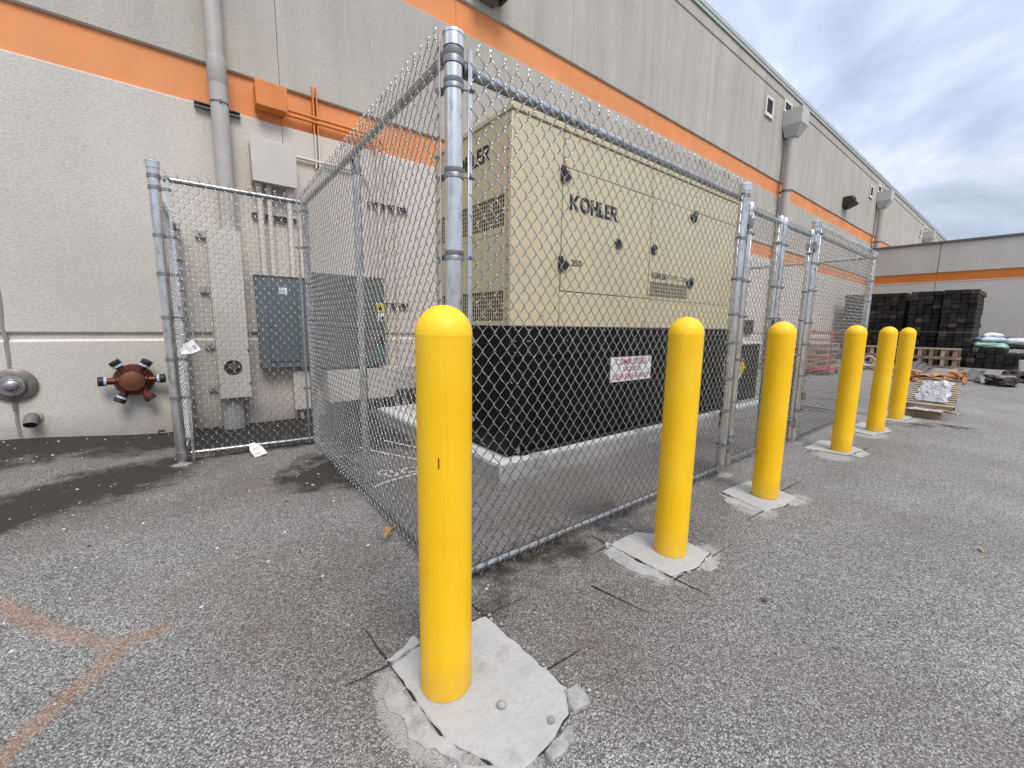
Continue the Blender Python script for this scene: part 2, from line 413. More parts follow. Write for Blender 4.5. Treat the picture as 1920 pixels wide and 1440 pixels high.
class MB:
    def __init__(self):
        self.v = []; self.f = []
    def add(self, vs, fs):
        n = len(self.v)
        self.v += [tuple(p) for p in vs]
        self.f += [tuple(i + n for i in f) for f in fs]
        return self
    def box(self, x0, x1, y0, y1, z0, z1):
        vs = [(x, y, z) for z in (z0, z1) for y in (y0, y1) for x in (x0, x1)]
        return self.add(vs, [(0, 2, 3, 1), (4, 5, 7, 6), (0, 1, 5, 4), (2, 6, 7, 3), (0, 4, 6, 2), (1, 3, 7, 5)])
    def obox(self, c, ax, ay, az, sx, sy, sz):
        c, ax, ay, az = Vector(c), Vector(ax), Vector(ay), Vector(az)
        vs = [c + ax * (i * sx / 2) + ay * (j * sy / 2) + az * (k * sz / 2) for k in (-1, 1) for j in (-1, 1) for i in (-1, 1)]
        return self.add(vs, [(0, 2, 3, 1), (4, 5, 7, 6), (0, 1, 5, 4), (2, 6, 7, 3), (0, 4, 6, 2), (1, 3, 7, 5)])
    def tube(self, path, r, n=12, caps=True):
        path = [Vector(p) for p in path]
        rs = r if isinstance(r, (list, tuple)) else [r] * len(path)
        rings = []
        t0 = (path[1] - path[0]).normalized()
        up = Vector((0, 0, 1)) if abs(t0.z) < 0.9 else Vector((1, 0, 0))
        u = t0.cross(up).normalized()
        base = len(self.v)
        vs, fs = [], []
        for i, p in enumerate(path):
            if i == 0: t = t0
            elif i == len(path) - 1: t = (path[i] - path[i - 1]).normalized()
            else: t = ((path[i + 1] - p).normalized() + (p - path[i - 1]).normalized()).normalized()
            u = (u - t * u.dot(t)).normalized()
            w = t.cross(u)
            for k in range(n):
                a = 2 * math.pi * k / n
                vs.append(p + (u * math.cos(a) + w * math.sin(a)) * rs[i])
        for i in range(len(path) - 1):
            for k in range(n):
                a, b2 = i * n + k, i * n + (k + 1) % n
                fs.append((a, b2, b2 + n, a + n))
        if caps:
            fs.append(tuple(range(n - 1, -1, -1)))
            fs.append(tuple((len(path) - 1) * n + k for k in range(n)))
        return self.add(vs, fs)
    def lathe(self, prof, c, axis=(0, 0, 1), n=24):
        """profile [(radius, along)] turned about axis through c; closes where radius is 0"""
        c, t = Vector(c), Vector(axis).normalized()
        up = Vector((0, 0, 1)) if abs(t.z) < 0.9 else Vector((1, 0, 0))
        u = t.cross(up).normalized(); w = t.cross(u)
        vs, fs, idx = [], [], []
        for r, h in prof:
            if r < 1e-6:
                idx.append([len(vs)]); vs.append(c + t * h)
            else:
                ring = []
                for k in range(n):
                    a = 2 * math.pi * k / n
                    ring.append(len(vs)); vs.append(c + t * h + (u * math.cos(a) + w * math.sin(a)) * r)
                idx.append(ring)
        for A, B in zip(idx[:-1], idx[1:]):
            for k in range(n):
                if len(A) == 1 and len(B) == 1: continue
                if len(A) == 1: fs.append((A[0], B[(k + 1) % n], B[k]))
                elif len(B) == 1: fs.append((A[k], A[(k + 1) % n], B[0]))
                else: fs.append((A[k], A[(k + 1) % n], B[(k + 1) % n], B[k]))
        return self.add(vs, fs)
    def prism(self, poly, o, ax, ay, az, h):
        """2D polygon extruded by h along az"""
        o, ax, ay, az = Vector(o), Vector(ax), Vector(ay), Vector(az)
        n = len(poly)
        vs = [o + ax * p[0] + ay * p[1] for p in poly] + [o + ax * p[0] + ay * p[1] + az * h for p in poly]
        fs = [tuple(range(n - 1, -1, -1)), tuple(range(n, 2 * n))] + [(i, (i + 1) % n, (i + 1) % n + n, i + n) for i in range(n)]
        return self.add(vs, fs)
    def mesh(self, name, mat, off=Vector((0, 0, 0)), bevel=0.0, smooth=True, fix=True):
        me = bpy.data.meshes.new(name)
        me.from_pydata([(p[0] - off.x, p[1] - off.y, p[2] - off.z) for p in self.v], [], self.f)
        if bevel or fix:
            bm = bmesh.new(); bm.from_mesh(me)
            bmesh.ops.recalc_face_normals(bm, faces=bm.faces)
            if bevel:
                es = [e for e in bm.edges if len(e.link_faces) == 2 and e.calc_face_angle(0) > 0.5]
                bmesh.ops.bevel(bm, geom=es, offset=bevel, segments=1, affect='EDGES', clamp_overlap=True)
            bm.to_mesh(me); bm.free()
        me.materials.append(mat)
        if smooth:
            me.shade_smooth()
            me.set_sharp_from_angle(angle=R(38))
        return me
    def build(self, name, mat, parent=None, bevel=0.0, smooth=True, fix=True, label=None, kind=None):
        off = world_loc(parent) if parent else Vector((0, 0, 0))
        o = bpy.data.objects.new(name, self.mesh(name, mat, off, bevel, smooth, fix))
        COL.objects.link(o)
        o.parent = parent
        return tag(o, label=label, kind=kind)

def link_copy(me, name, parent, wloc, rotz=0.0):
    o = bpy.data.objects.new(name, me)
    COL.objects.link(o)
    o.parent = parent
    o.location = Vector(wloc) - (world_loc(parent) if parent else Vector((0, 0, 0)))
    o.rotation_euler = (0, 0, rotz)
    return o

def copy_tree(o, parent=None):
    c = o.copy(); COL.objects.link(c); c.parent = parent
    for ch in [x for x in bpy.data.objects if x.parent == o]:
        copy_tree(ch, c)
    return c

def text_obj(s, name, mat, o, ax, ay, w, h, parent, off=0.0, ext=0.0006):
    """lettering s set in the box that starts at o and spans w along ax and h along ay"""
    cu = bpy.data.curves.new('lettering', 'FONT')
    cu.body = s; cu.size = 1.0; cu.offset = off; cu.resolution_u = 3
    tmp = bpy.data.objects.new('lettering', cu)
    me = bpy.data.meshes.new_from_object(tmp)
    bpy.data.objects.remove(tmp); bpy.data.curves.remove(cu)
    co = np.array([v.co[:] for v in me.vertices])
    mn, mx = co.min(0), co.max(0)
    ax, ay, o = Vector(ax), Vector(ay), Vector(o)
    base = world_loc(parent) if parent else Vector((0, 0, 0))
    nrm = ax.cross(ay)
    for v in me.vertices:
        a = (v.co.x - mn[0]) / (mx[0] - mn[0]) * w
        b = (v.co.y - mn[1]) / (mx[1] - mn[1]) * h
        v.co = o + ax * a + ay * b + nrm * ext - base
    me.materials.append(mat)
    ob = bpy.data.objects.new(name, me)
    COL.objects.link(ob); ob.parent = parent
    return ob

def arc(c, u, w, r, a0, a1, n=8):
    c, u, w = Vector(c), Vector(u), Vector(w)
    return [c + u * (r * math.cos(a0 + (a1 - a0) * i / n)) + w * (r * math.sin(a0 + (a1 - a0) * i / n)) for i in range(n + 1)]

X, Y, Z = Vector((1, 0, 0)), Vector((0, 1, 0)), Vector((0, 0, 1))

# ------------------------------------------------------------------ ground
def ss(t):
    t = np.clip(t, 0, 1); return t * t * (3 - 2 * t)

def ground_z(x, y):
    x = np.asarray(x, float); y = np.asarray(y, float)
    z = 0.105 * ss((-0.15 - x) / 1.35) * ss((y - 4.3) / 1.34)
    return z - 0.012 * np.exp(-((x - 1.4) ** 2 + (y - 1.7) ** 2) / 0.5)

def poly_sdf(px, py, poly):
    """signed distance (negative inside)"""
    d = np.full(px.shape, 1e9); inside = np.zeros(px.shape, bool)
    n = len(poly)
    for i in range(n):
        (ax, ay), (bx, by) = poly[i], poly[(i + 1) % n]
        d = np.minimum(d, seg_dist(px, py, (ax, ay), (bx, by)))
        c = ((ay > py) != (by > py)) & (px < (bx - ax) * (py - ay) / ((by - ay) if by != ay else 1e-9) + ax)
        inside ^= c
    return np.where(inside, -d, d)

def seg_dist(px, py, a, b):
    ax, ay = a; bx, by = b
    t = np.clip(((px - ax) * (bx - ax) + (py - ay) * (by - ay)) / max(1e-9, (bx - ax) ** 2 + (by - ay) ** 2), 0, 1)
    return np.hypot(px - ax - t * (bx - ax), py - ay - t * (by - ay))

def build_ground():
    xs = np.unique(np.concatenate([-np.geomspace(600, 1.65, 26), np.arange(-1.6, 2.6, 0.022), np.arange(2.6, 8.6, 0.05), np.geomspace(8.6, 700, 40)]))
    ys = np.unique(np.concatenate([-np.geomspace(600, 0.3, 26), np.arange(-0.28, 5.72, 0.022), np.geomspace(5.75, 600, 22)]))
    gx, gy = np.meshgrid(xs, ys)
    gz = ground_z(gx, gy)
    nx, ny = len(xs), len(ys)
    co = np.stack([gx.ravel(), gy.ravel(), gz.ravel()], 1)
    idx = np.arange(nx * ny).reshape(ny, nx)
    q = np.stack([idx[:-1, :-1], idx[:-1, 1:], idx[1:, 1:], idx[1:, :-1]], -1).reshape(-1, 4)
    me = bpy.data.meshes.new('ground')
    me.vertices.add(len(co)); me.vertices.foreach_set('co', co.ravel())
    me.loops.add(q.size); me.loops.foreach_set('vertex_index', q.ravel())
    me.polygons.add(len(q)); me.polygons.foreach_set('loop_start', np.arange(0, q.size, 4))
    me.update(calc_edges=True)
    px, py = co[:, 0], co[:, 1]
    wet = np.zeros(len(co))
    for poly, soft, k in (([(-2.2, 6.1), (0.3, 6.1), (0.3, 5.0), (-0.17, 4.85), (-0.75, 5.05), (-1.3, 4.95), (-2.2, 5.1)], 0.18, 1.0),
                          ([(-1.3, 3.9), (-1.0, 4.15), (-0.77, 4.42), (-0.5, 4.5), (-0.1, 4.5), (-0.1, 3.95), (-0.45, 3.82), (-0.73, 3.56), (-1.1, 3.4)], 0.14, 0.95),
                          ([(-0.1, 5.75), (1.2, 5.75), (0.96, 4.33), (0.41, 4.39), (-0.1, 4.6)], 0.12, 1.0),
                          ([(0.47, 3.45), (0.85, 3.95), (0.97, 3.6), (0.9, 3.0), (0.55, 3.2)], 0.14, 0.9),
                          ([(1.0, 5.7), (1.87, 5.6), (1.9, 4.17), (1.6, 3.7), (1.05, 3.83)], 0.2, 0.9),
                          ([(0.9, 1.30), (1.5, 1.34), (2.3, 1.48), (2.2, 1.7), (0.95, 1.66)], 0.16, 0.42),
                          ([(7.2, 1.1), (7.75, 0.75), (7.72, 0.33), (7.2, 0.9)], 0.1, 0.55),
                          ([(-1.2, 3.7), (-0.85, 3.72), (-0.9, 3.5), (-1.2, 3.5)], 0.1, 0.6)):
        d = poly_sdf(px, py, poly)
        wet = np.maximum(wet, k * ss(0.5 - d / (3.8 * soft)))
    paint = np.zeros(len(co))
    for pl, w in (([(-0.80, 2.66), (-0.71, 2.56), (-0.58, 2.34), (-0.45, 2.15), (-0.33, 2.01), (-0.25, 1.98)], 0.05),
                  ([(-0.165, 1.98), (-0.27, 1.97), (-0.35, 1.84), (-0.43, 1.73), (-0.52, 1.57), (-0.6, 1.4)], 0.05)):
        for a, b in zip(pl[:-1], pl[1:]):
            d = seg_dist(px, py, a, b)
            paint = np.maximum(paint, ss(1.0 - d / (w * 1.6)))
    cem = np.zeros(len(co))
    for (cx, cy, rx, ry) in ((0.45, 1.08, 0.10, 0.26), (0.55, 0.78, 0.2, 0.14), (1.75, 1.12, 0.14, 0.28), (2.1, 0.98, 0.16, 0.1),
                             (2.92, 1.05, 0.16, 0.18), (3.35, 0.93, 0.16, 0.1), (4.8, 1.1, 0.2, 0.2), (6.2, 1.1, 0.3, 0.2), (7.7, 1.05, 0.4, 0.2),
                             (3.41, 1.47, 0.12, 0.06), (5.07, 1.47, 0.12, 0.06), (-0.13, 4.30, 0.10, 0.07)):
        d = np.hypot((px - cx) / rx, (py - cy) / ry)
        cem = np.maximum(cem, ss(1.35 - d))
    gri = np.zeros(len(co))
    for poly, soft, k in (([(0.1, 2.5), (0.85, 2.3), (0.82, 1.55), (3.4, 1.55), (3.2, 1.15), (1.5, 0.75), (1.0, 0.7), (0.95, 1.25), (0.35, 1.22), (0.05, 1.7)], 0.22, 0.85),
                          ([(0.95, 1.6), (3.4, 1.6), (5.0, 1.6), (5.0, 2.4), (1.8, 2.4), (1.8, 5.2), (0.95, 5.2)], 0.2, 0.55),
                          ([(-1.8, 5.5), (0.9, 5.5), (0.85, 2.9), (0.2, 3.0), (-1.2, 3.3)], 0.35, 0.7)):
        d = poly_sdf(px, py, poly)
        gri = np.maximum(gri, k * ss(0.5 - d / (3.0 * soft)))
    for nm, arr in (('wet', wet), ('paint', paint), ('cement', cem), ('grime', gri)):
        at = me.attributes.new(nm, 'FLOAT', 'POINT')
        at.data.foreach_set('value', arr.astype(np.float32))
    me.materials.append(M_asphalt)
    me.shade_smooth()
    o = bpy.data.objects.new('ground', me)
    COL.objects.link(o)
    tag(o, 'grey worn asphalt yard with dark damp stains by the wall', kind='structure')
build_ground()

# ------------------------------------------------------------------ warehouse
YW = 5.64
PITCH = 2.31
X_FIRST = 3.325 - 5 * PITCH
COLS = 29
ware = thing('warehouse', (3.0, YW, 0.0), 'long tall beige concrete warehouse with two orange bands along its wall', 'building')
MB().box(X_FIRST - 0.02, X_FIRST + COLS * PITCH, YW + 0.055, YW + 14, -0.4, 8.42).build('wall_core', M_joint, ware)
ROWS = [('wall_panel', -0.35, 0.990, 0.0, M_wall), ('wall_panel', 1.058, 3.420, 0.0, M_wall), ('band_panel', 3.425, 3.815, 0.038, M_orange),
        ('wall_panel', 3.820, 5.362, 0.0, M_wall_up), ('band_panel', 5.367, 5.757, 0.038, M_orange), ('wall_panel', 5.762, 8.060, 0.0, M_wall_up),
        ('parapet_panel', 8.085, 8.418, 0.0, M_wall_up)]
GAP = 0.0028
for nm, z0, z1, rec, mt in ROWS:
    bld = MB()
    w0, w1 = GAP, PITCH - GAP
    if rec:
        bld.box(0.002, PITCH - 0.002, rec, 0.054, z0 - 0.004, z1 + 0.004)
    else:   # chamfered top and bottom lips at the reveals
        ch = 0.014
        lo = z0 if z0 > 0.5 else z0
        prof = [(0.054, z0), (ch, z0), (0.0, z0 + ch), (0.0, z1 - ch), (ch, z1), (0.054, z1)]
        bld.add([(w0, p[0], p[1]) for p in prof] + [(w1, p[0], p[1]) for p in prof],
                [tuple(range(5, -1, -1)), tuple(range(6, 12))] + [(i, (i + 1) % 6, (i + 1) % 6 + 6, i + 6) for i in range(6)])
    me = bld.mesh(nm, mt, bevel=0.0)
    for k in range(COLS):
        link_copy(me, nm, ware, (X_FIRST + k * PITCH, YW, 0))
# pale sills under the bands and in the low groove
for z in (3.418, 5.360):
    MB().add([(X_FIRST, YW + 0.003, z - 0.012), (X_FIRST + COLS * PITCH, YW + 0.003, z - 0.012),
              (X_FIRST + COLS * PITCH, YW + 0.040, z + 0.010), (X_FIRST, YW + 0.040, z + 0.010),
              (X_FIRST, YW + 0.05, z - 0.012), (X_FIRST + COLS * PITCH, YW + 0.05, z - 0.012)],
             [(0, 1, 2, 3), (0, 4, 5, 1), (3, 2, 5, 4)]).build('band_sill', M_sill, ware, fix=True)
MB().box(X_FIRST, X_FIRST + COLS * PITCH, YW + 0.032, YW + 0.0545, 0.98, 1.07).build('reveal_strip', M_wall, ware)
MB().add([(X_FIRST, YW + 0.002, 0.981), (X_FIRST + COLS * PITCH, YW + 0.002, 0.981), (X_FIRST + COLS * PITCH, YW + 0.030, 1.002), (X_FIRST, YW + 0.030, 1.002),
          (X_FIRST, YW + 0.031, 0.981), (X_FIRST + COLS * PITCH, YW + 0.031, 0.981)],
         [(0, 1, 2, 3), (0, 4, 5, 1), (3, 2, 5, 4)]).build('reveal_sill', M_sill, ware)
mb = MB()
mb.box(X_FIRST - 0.02, X_FIRST + COLS * PITCH, YW - 0.05, YW + 0.5, 8.42, 8.53)
mb.box(X_FIRST - 0.02, X_FIRST + COLS * PITCH, YW - 0.035, YW - 0.01, 8.34, 8.42)
mb.build('coping', M_coping, ware, bevel=0.006)
# wide sealant bead of the joint left of the pipes, wandering a little
pth = []
for i in range(30):
    z = -0.1 + i * 3.5 / 29
    pth.append((-1.285 + 0.006 * math.sin(i * 1.7) + 0.004 * math.sin(i * 3.1), YW + 0.006, z))
MB().tube(pth, 0.016, 6).build('sealant_joint', M_joint, ware)

# ------------------------------------------------------------------ low building across the end of the yard
XB = 26.4
low = thing('low_building', (XB, 0.0, 0.0), 'lower grey concrete building across the yard end with one deep orange band', 'building')
MB().box(XB + 0.05, XB + 40, -30, YW - 0.06, -0.4, 5.06).build('wall_core', M_joint, low)
ycuts = [-30, -24.4, -18.8, -13.2, -7.6, -2.0, 3.22, YW - 0.06]
for nm, z0, z1, rec, mt in [('wall_panel', -0.35, 0.99, 0, M_wall_far), ('wall_panel', 1.055, 3.42, 0, M_wall_far), ('band_panel', 3.425, 3.815, 0.03, M_orange_far), ('wall_panel', 3.82, 5.06, 0, M_wall_far)]:
    for a, b in zip(ycuts[:-1], ycuts[1:]):
        g = 0.012 if not rec else 0.002
        MB().box(XB + rec, XB + 0.049, a + g, b - g, z0, z1).build(nm, mt, low, bevel=0.006 if not rec else 0)
MB().box(XB + 0.02, XB + 0.0495, -30, YW - 0.06, 0.985, 1.06).build('reveal_strip', M_wall_far, low)
MB().box(XB - 0.015, XB + 0.048, -30, YW - 0.06, 3.40, 3.424).build('band_sill', M_sill, low)
MB().box(XB - 0.06, XB + 0.4, -30, YW - 0.06, 5.06, 5.16).build('coping', M_coping_dk, low, bevel=0.005)

# ------------------------------------------------------------------ right-hand downspouts, scuppers
def hopper_spout(x, label):
    t = thing('downspout', (x, YW, 0), label, 'downspout', 'downspouts along the warehouse wall')
    mb = MB(); mb.tube([(x, YW - 0.20, 0.0), (x, YW - 0.20, 7.02)], 0.125, 18); mb.build('pipe', M_greypipe, t)
    x0, x1, y0, y1 = x - 0.28, x + 0.28, YW - 0.52, YW - 0.01
    b0, b1, c0, c1 = x - 0.15, x + 0.15, YW - 0.35, YW - 0.06
    vs = [(x0, y0, 7.72), (x1, y0, 7.72), (x1, y1, 7.72), (x0, y1, 7.72), (x0, y0, 7.30), (x1, y0, 7.30), (x1, y1, 7.30), (x0, y1, 7.30),
          (b0, c0, 7.0), (b1, c0, 7.0), (b1, c1, 7.0), (b0, c1, 7.0)]
    MB().add(vs, [(0, 1, 2, 3), (0, 4, 5, 1), (1, 5, 6, 2), (2, 6, 7, 3), (3, 7, 4, 0), (4, 8, 9, 5), (5, 9, 10, 6), (6, 10, 11, 7), (7, 11, 8, 4), (8, 11, 10, 9)]).build('hopper', M_hopper, t, smooth=False)
    mb = MB(); mb.box(x - 0.30, x + 0.30, YW - 0.03, YW - 0.002, 7.74, 7.80); mb.box(x - 0.30, x - 0.23, YW - 0.03, YW - 0.002, 7.80, 8.02)
    mb.box(x + 0.23, x + 0.30, YW - 0.03, YW - 0.002, 7.80, 8.02); mb.box(x - 0.30, x + 0.30, YW - 0.03, YW - 0.002, 8.02, 8.08)
    mb.build('scupper_frame', M_sill, t)
    MB().box(x - 0.228, x + 0.228, YW - 0.012, YW - 0.003, 7.802, 8.018).build('scupper_opening', M_dark, t)
    for z in (5.45, 2.6):
        mb = MB(); mb.lathe([(0.127, -0.03), (0.136, -0.03), (0.136, 0.03), (0.127, 0.03)], (x, YW - 0.20, z), Z, 18)
        mb.box(x - 0.03, x + 0.03, YW - 0.07, YW - 0.002, z - 0.03, z + 0.03)
        mb.box(x - 0.30, x - 0.10, YW - 0.22, YW - 0.18, z - 0.02, z + 0.02)
        mb.build('strap', M_strut, t)
    return t
hopper_spout(14.95, 'grey downspout with box hopper, nearest one above the fence gates')
hopper_spout(26.5, 'grey downspout with box hopper just right of the small floodlight')
hopper_spout(38.9, 'farthest grey downspout hopper, showing just above the low building roof')

def overflow(x, label):
    t = thing('overflow_scupper', (x, YW, 7.5), label, 'scupper', 'overflow scuppers below the roof edge')
    mb = MB()
    a, b = x - 0.27, x + 0.27
    mb.box(a, b, YW - 0.035, YW - 0.002, 7.26, 7.36); mb.box(a, a + 0.075, YW - 0.035, YW - 0.002, 7.36, 7.72)
    mb.box(b - 0.075, b, YW - 0.035, YW - 0.002, 7.36, 7.72); mb.box(a, b, YW - 0.035, YW - 0.002, 7.72, 7.79)
    mb.build('frame', M_sill, t, bevel=0.004)
    MB().box(a + 0.077, b - 0.077, YW - 0.012, YW - 0.003, 7.362, 7.718).build('opening', M_dark, t)
    MB().box(a - 0.02, b + 0.02, YW - 0.05, YW - 0.036, 7.245, 7.27).build('drip_edge', M_sill, t)
overflow(13.65, 'white framed overflow scupper left of the nearest downspout hopper')
overflow(25.2, 'small white framed overflow scupper left of the second downspout hopper')
overflow(37.6, 'tiny white framed overflow scupper left of the third hopper')
overflow(50.2, 'farthest overflow scupper, a pale speck at the end of the roof line')

# ------------------------------------------------------------------ lamps
t = thing('floodlight', (21.6, YW, 6.3), 'small black floodlight on the wall above the upper orange band', 'wall light')
mb = MB(); mb.add([(21.25, 5.638, 6.15), (21.95, 5.638, 6.15), (21.95, 5.638, 6.55), (21.25, 5.638, 6.55), (21.25, 5.25, 6.30), (21.95, 5.25, 6.30), (21.95, 5.30, 6.56), (21.25, 5.30, 6.56)],
                  [(0, 1, 2, 3), (4, 7, 6, 5), (0, 4, 5, 1), (1, 5, 6, 2), (2, 6, 7, 3), (3, 7, 4, 0)])
mb.build('housing', M_lampblack, t, bevel=0.03)
MB().box(21.33, 21.87, 5.20, 5.245, 6.31, 6.53).build('lens', M_lampglass, t, bevel=0.015)
MB().lathe([(0, 0), (0.07, 0), (0.07, 0.05), (0, 0.05)], (21.6, 5.585, 6.12), Z, 10).build('photocell', M_lampblack, t)
t = thing('wall_lamp', (4.0, YW, 6.1), 'black wall lamp cut off by the top edge above the corner post', 'wall light')
MB().box(3.55, 4.10, 5.30, 5.638, 5.95, 6.40).build('housing', M_lampblack, t, bevel=0.02)
mb = MB()
for i in range(5):
    mb.box(3.60 + i * 0.1, 3.63 + i * 0.1, 5.31, 5.60, 5.925, 5.952)
mb.build('cooling_fins', M_lampblack, t)
MB().box(3.70, 3.95, 5.5, 5.64, 5.87, 5.949).build('bracket', M_strut, t)

# ------------------------------------------------------------------ big pipe and cover at left
t = thing('rainwater_pipe', (0.43, 5.52, 0), 'wide grey-beige rainwater pipe running up past the orange band', 'pipe')
PX, PY = 0.425, 5.525
MB().tube([(PX, PY, 0.30), (PX, PY, 3.60)], 0.080, 28).build('pipe', M_greypipe, t)
MB().tube([(PX, PY, 3.84), (PX, PY, 8.4)], 0.076, 28).build('pipe', M_greypipe, t)
MB().lathe([(0.0785, 3.595), (0.086, 3.61), (0.086, 3.83), (0.084, 3.85), (0.07, 3.85)], (PX, PY, 0), Z, 28).build('coupling', M_greypipe, t)
mb = MB(); mb.lathe([(0.0802, 3.405), (0.0825, 3.405), (0.0825, 3.425), (0.0802, 3.425)], (PX, PY, 0), Z, 28)
mb.box(PX - 0.005, PX + 0.02, PY - 0.098, PY - 0.080, 3.405, 3.43); mb.build('clamp', M_strut, t)
mb = MB(); mb.box(0.215, 0.61, 5.585, 5.637, 3.365, 3.375); mb.box(0.215, 0.61, 5.585, 5.637, 3.405, 3.415); mb.box(0.215, 0.61, 5.627, 5.637, 3.376, 3.404); mb.build('strut_channel', M_strut, t)
MB().tube([(0.335, 5.52, -0.05), (0.335, 5.52, 0.36)], 0.105, 24).build('base_sleeve', M_slab, t)

t = thing('pipe_cover', (0.36, 5.36, 0.4), 'beige sheet metal cover box over the pipe, with a round hole near its foot', 'cover box')
gx0, gx1, gz0, gz1, gy = 0.215, 0.505, 0.365, 2.135, 5.35
hx, hz, hr = 0.352, 0.695, 0.083
# front sheet with a round opening
n = 32; vs, fs = [], []
outer = []
for k in range(n):
    a = 2 * math.pi * k / n
    ca, sa = math.cos(a), math.sin(a)
    s_ = min((gx1 - hx) / ca if ca > 1e-6 else ((gx0 - hx) / ca if ca < -1e-6 else 1e9), (0.2 / sa if sa > 1e-6 else (-0.2 / sa if sa < -1e-6 else 1e9)))
    outer.append((hx + ca * s_, gy, hz + sa * s_))
inner = [(hx + hr * math.cos(2 * math.pi * k / n), gy, hz + hr * math.sin(2 * math.pi * k / n)) for k in range(n)]
inner2 = [(p[0], gy + 0.012, p[2]) for p in inner]
mb = MB()
mb.add(outer + inner + inner2, [(k, (k + 1) % n, n + (k + 1) % n, n + k) for k in range(n)] + [(n + k, n + (k + 1) % n, 2 * n + (k + 1) % n, 2 * n + k) for k in range(n)])
mb.add([(gx0, gy, gz0), (gx1, gy, gz0), (gx1, gy, hz - 0.2), (gx0, gy, hz - 0.2)], [(0, 1, 2, 3)])
mb.add([(gx0, gy, hz + 0.2), (gx1, gy, hz + 0.2), (gx1, gy, gz1), (gx0, gy, gz1)], [(0, 1, 2, 3)])
mb.add([(gx0, gy, gz0), (gx0, 5.635, gz0), (gx0, 5.635, gz1), (gx0, gy, gz1), (gx1, gy, gz0), (gx1, 5.635, gz0), (gx1, 5.635, gz1), (gx1, gy, gz1)],
       [(0, 1, 2, 3), (4, 7, 6, 5), (3, 2, 6, 7)])
mb.build('cover', M_beige, t, smooth=False, fix=False)
MB().lathe([(0, 0), (hr + 0.003, 0)], (hx, gy + 0.016, hz), Y, 32).build('cleanout_recess', simple('cleanout iron', (0.05, 0.048, 0.045), 0.6), t)
MB().obox((hx, gy + 0.004, hz), Vector((1, 0, 1)).normalized(), Y, Vector((-1, 0, 1)).normalized(), 0.07, 0.02, 0.07).build('square_plug', simple('plug iron', (0.11, 0.105, 0.10), 0.6), t, bevel=0.004)
for z in (2.12, 1.545, 0.945, 0.47):
    mb = MB(); mb.box(0.125, 0.214, 5.60, 5.637, z - 0.055, z + 0.02); mb.tube([(0.165, 5.60, z - 0.01), (0.165, 5.565, z - 0.01)], 0.012, 8)
    mb.build('anchor_tab', M_greypipe, t, bevel=0.003)

# ------------------------------------------------------------------ orange junction box with its conduits
t = thing('junction_box', (0.9, 5.55, 3.6), 'orange junction box on the orange band beside the wide pipe', 'junction box')
MB().box(0.755, 1.048, 5.485, 5.672, 3.515, 3.745).build('body', M_orange_box, t, bevel=0.006)
MB().box(0.749, 1.054, 5.470, 5.484, 3.505, 3.757).build('lid', M_orange_box, t, bevel=0.004)
for z, x1, r in ((3.585, 2.20, 0.017), (3.535, 2.10, 0.017)):
    p = [(1.05, 5.60, z), (x1 - 0.18, 5.60, z)] + arc((x1 - 0.18, 5.60, z - 0.18), X, Z, 0.18, math.pi / 2, 0, 8)[1:] + [(x1, 5.60, 3.43)]
    MB().tube(p, r, 12).build('conduit', M_orange_box, t)
mb = MB(); mb.box(1.345, 1.360, 5.60, 5.676, 3.405, 3.93); mb.box(1.385, 1.400, 5.60, 5.676, 3.405, 3.93); mb.build('strut_channel', M_orange_box, t)

# ------------------------------------------------------------------ vertical conduits below
t = thing('conduit_run', (2.2, 5.6, 1.8), 'pale vertical conduits on the wall behind the left fence with two cross struts', 'conduits')
for x, z1 in ((2.20, 3.43), (2.10, 3.43), (2.33, 3.3)):
    MB().tube([(x, 5.60, 0.5), (x, 5.60, z1)], 0.019, 12).build('conduit', M_pinkbeige, t)
for x0, x1, z in ((1.96, 2.50, 2.745), (2.08, 2.50, 1.455)):
    mb = MB(); mb.box(x0, x1, 5.625, 5.638, z - 0.02, z + 0.02); mb.box(x0, x1, 5.582, 5.624, z - 0.02, z - 0.012); mb.box(x0, x1, 5.582, 5.624, z + 0.012, z + 0.02)
    mb.build('strut_channel', M_strut, t)

# ------------------------------------------------------------------ white box with its pipes
t = thing('junction_box', (0.9, 5.5, 2.9), 'square off-white junction box on the wall above the grey electrical panel', 'junction box')
MB().box(0.672, 1.098, 5.455, 5.638, 2.715, 3.14).build('body', M_beige, t, bevel=0.006)
MB().box(0.664, 1.106, 5.438, 5.454, 2.705, 3.152).build('lid', M_beige, t, bevel=0.004)
for x, r in ((0.735, 0.031), (0.83, 0.024), (1.03, 0.031)):
    MB().tube([(x, 5.56, 1.70), (x, 5.56, 2.71)], r, 16).build('conduit', M_pinkbeige, t)
    MB().lathe([(r + 0.008, 2.675), (r + 0.008, 2.713), (r, 2.713), (r, 2.66), (r + 0.006, 2.675)], (x, 5.56, 0), Z, 16).build('fitting', M_pinkbeige, t)
p = [(1.10, 5.60, 3.10), (1.80, 5.60, 3.10)] + arc((1.80, 5.60, 2.90), X, Z, 0.20, math.pi / 2, 0, 8)[1:] + [(2.00, 5.60, 0.5)]
MB().tube(p, 0.017, 12).build('conduit', M_pinkbeige, t)
mb = MB(); mb.box(1.345, 1.360, 5.585, 5.637, 3.02, 3.40); mb.box(1.385, 1.400, 5.585, 5.637, 3.02, 3.40); mb.build('strut_channel', M_pinkbeige, t)
mb = MB(); mb.box(0.655, 1.13, 5.62, 5.638, 2.365, 2.405); mb.box(0.655, 1.13, 5.585, 5.619, 2.365, 2.375); mb.box(0.655, 1.13, 5.585, 5.619, 2.395, 2.405); mb.build('strut_channel', M_strut, t)

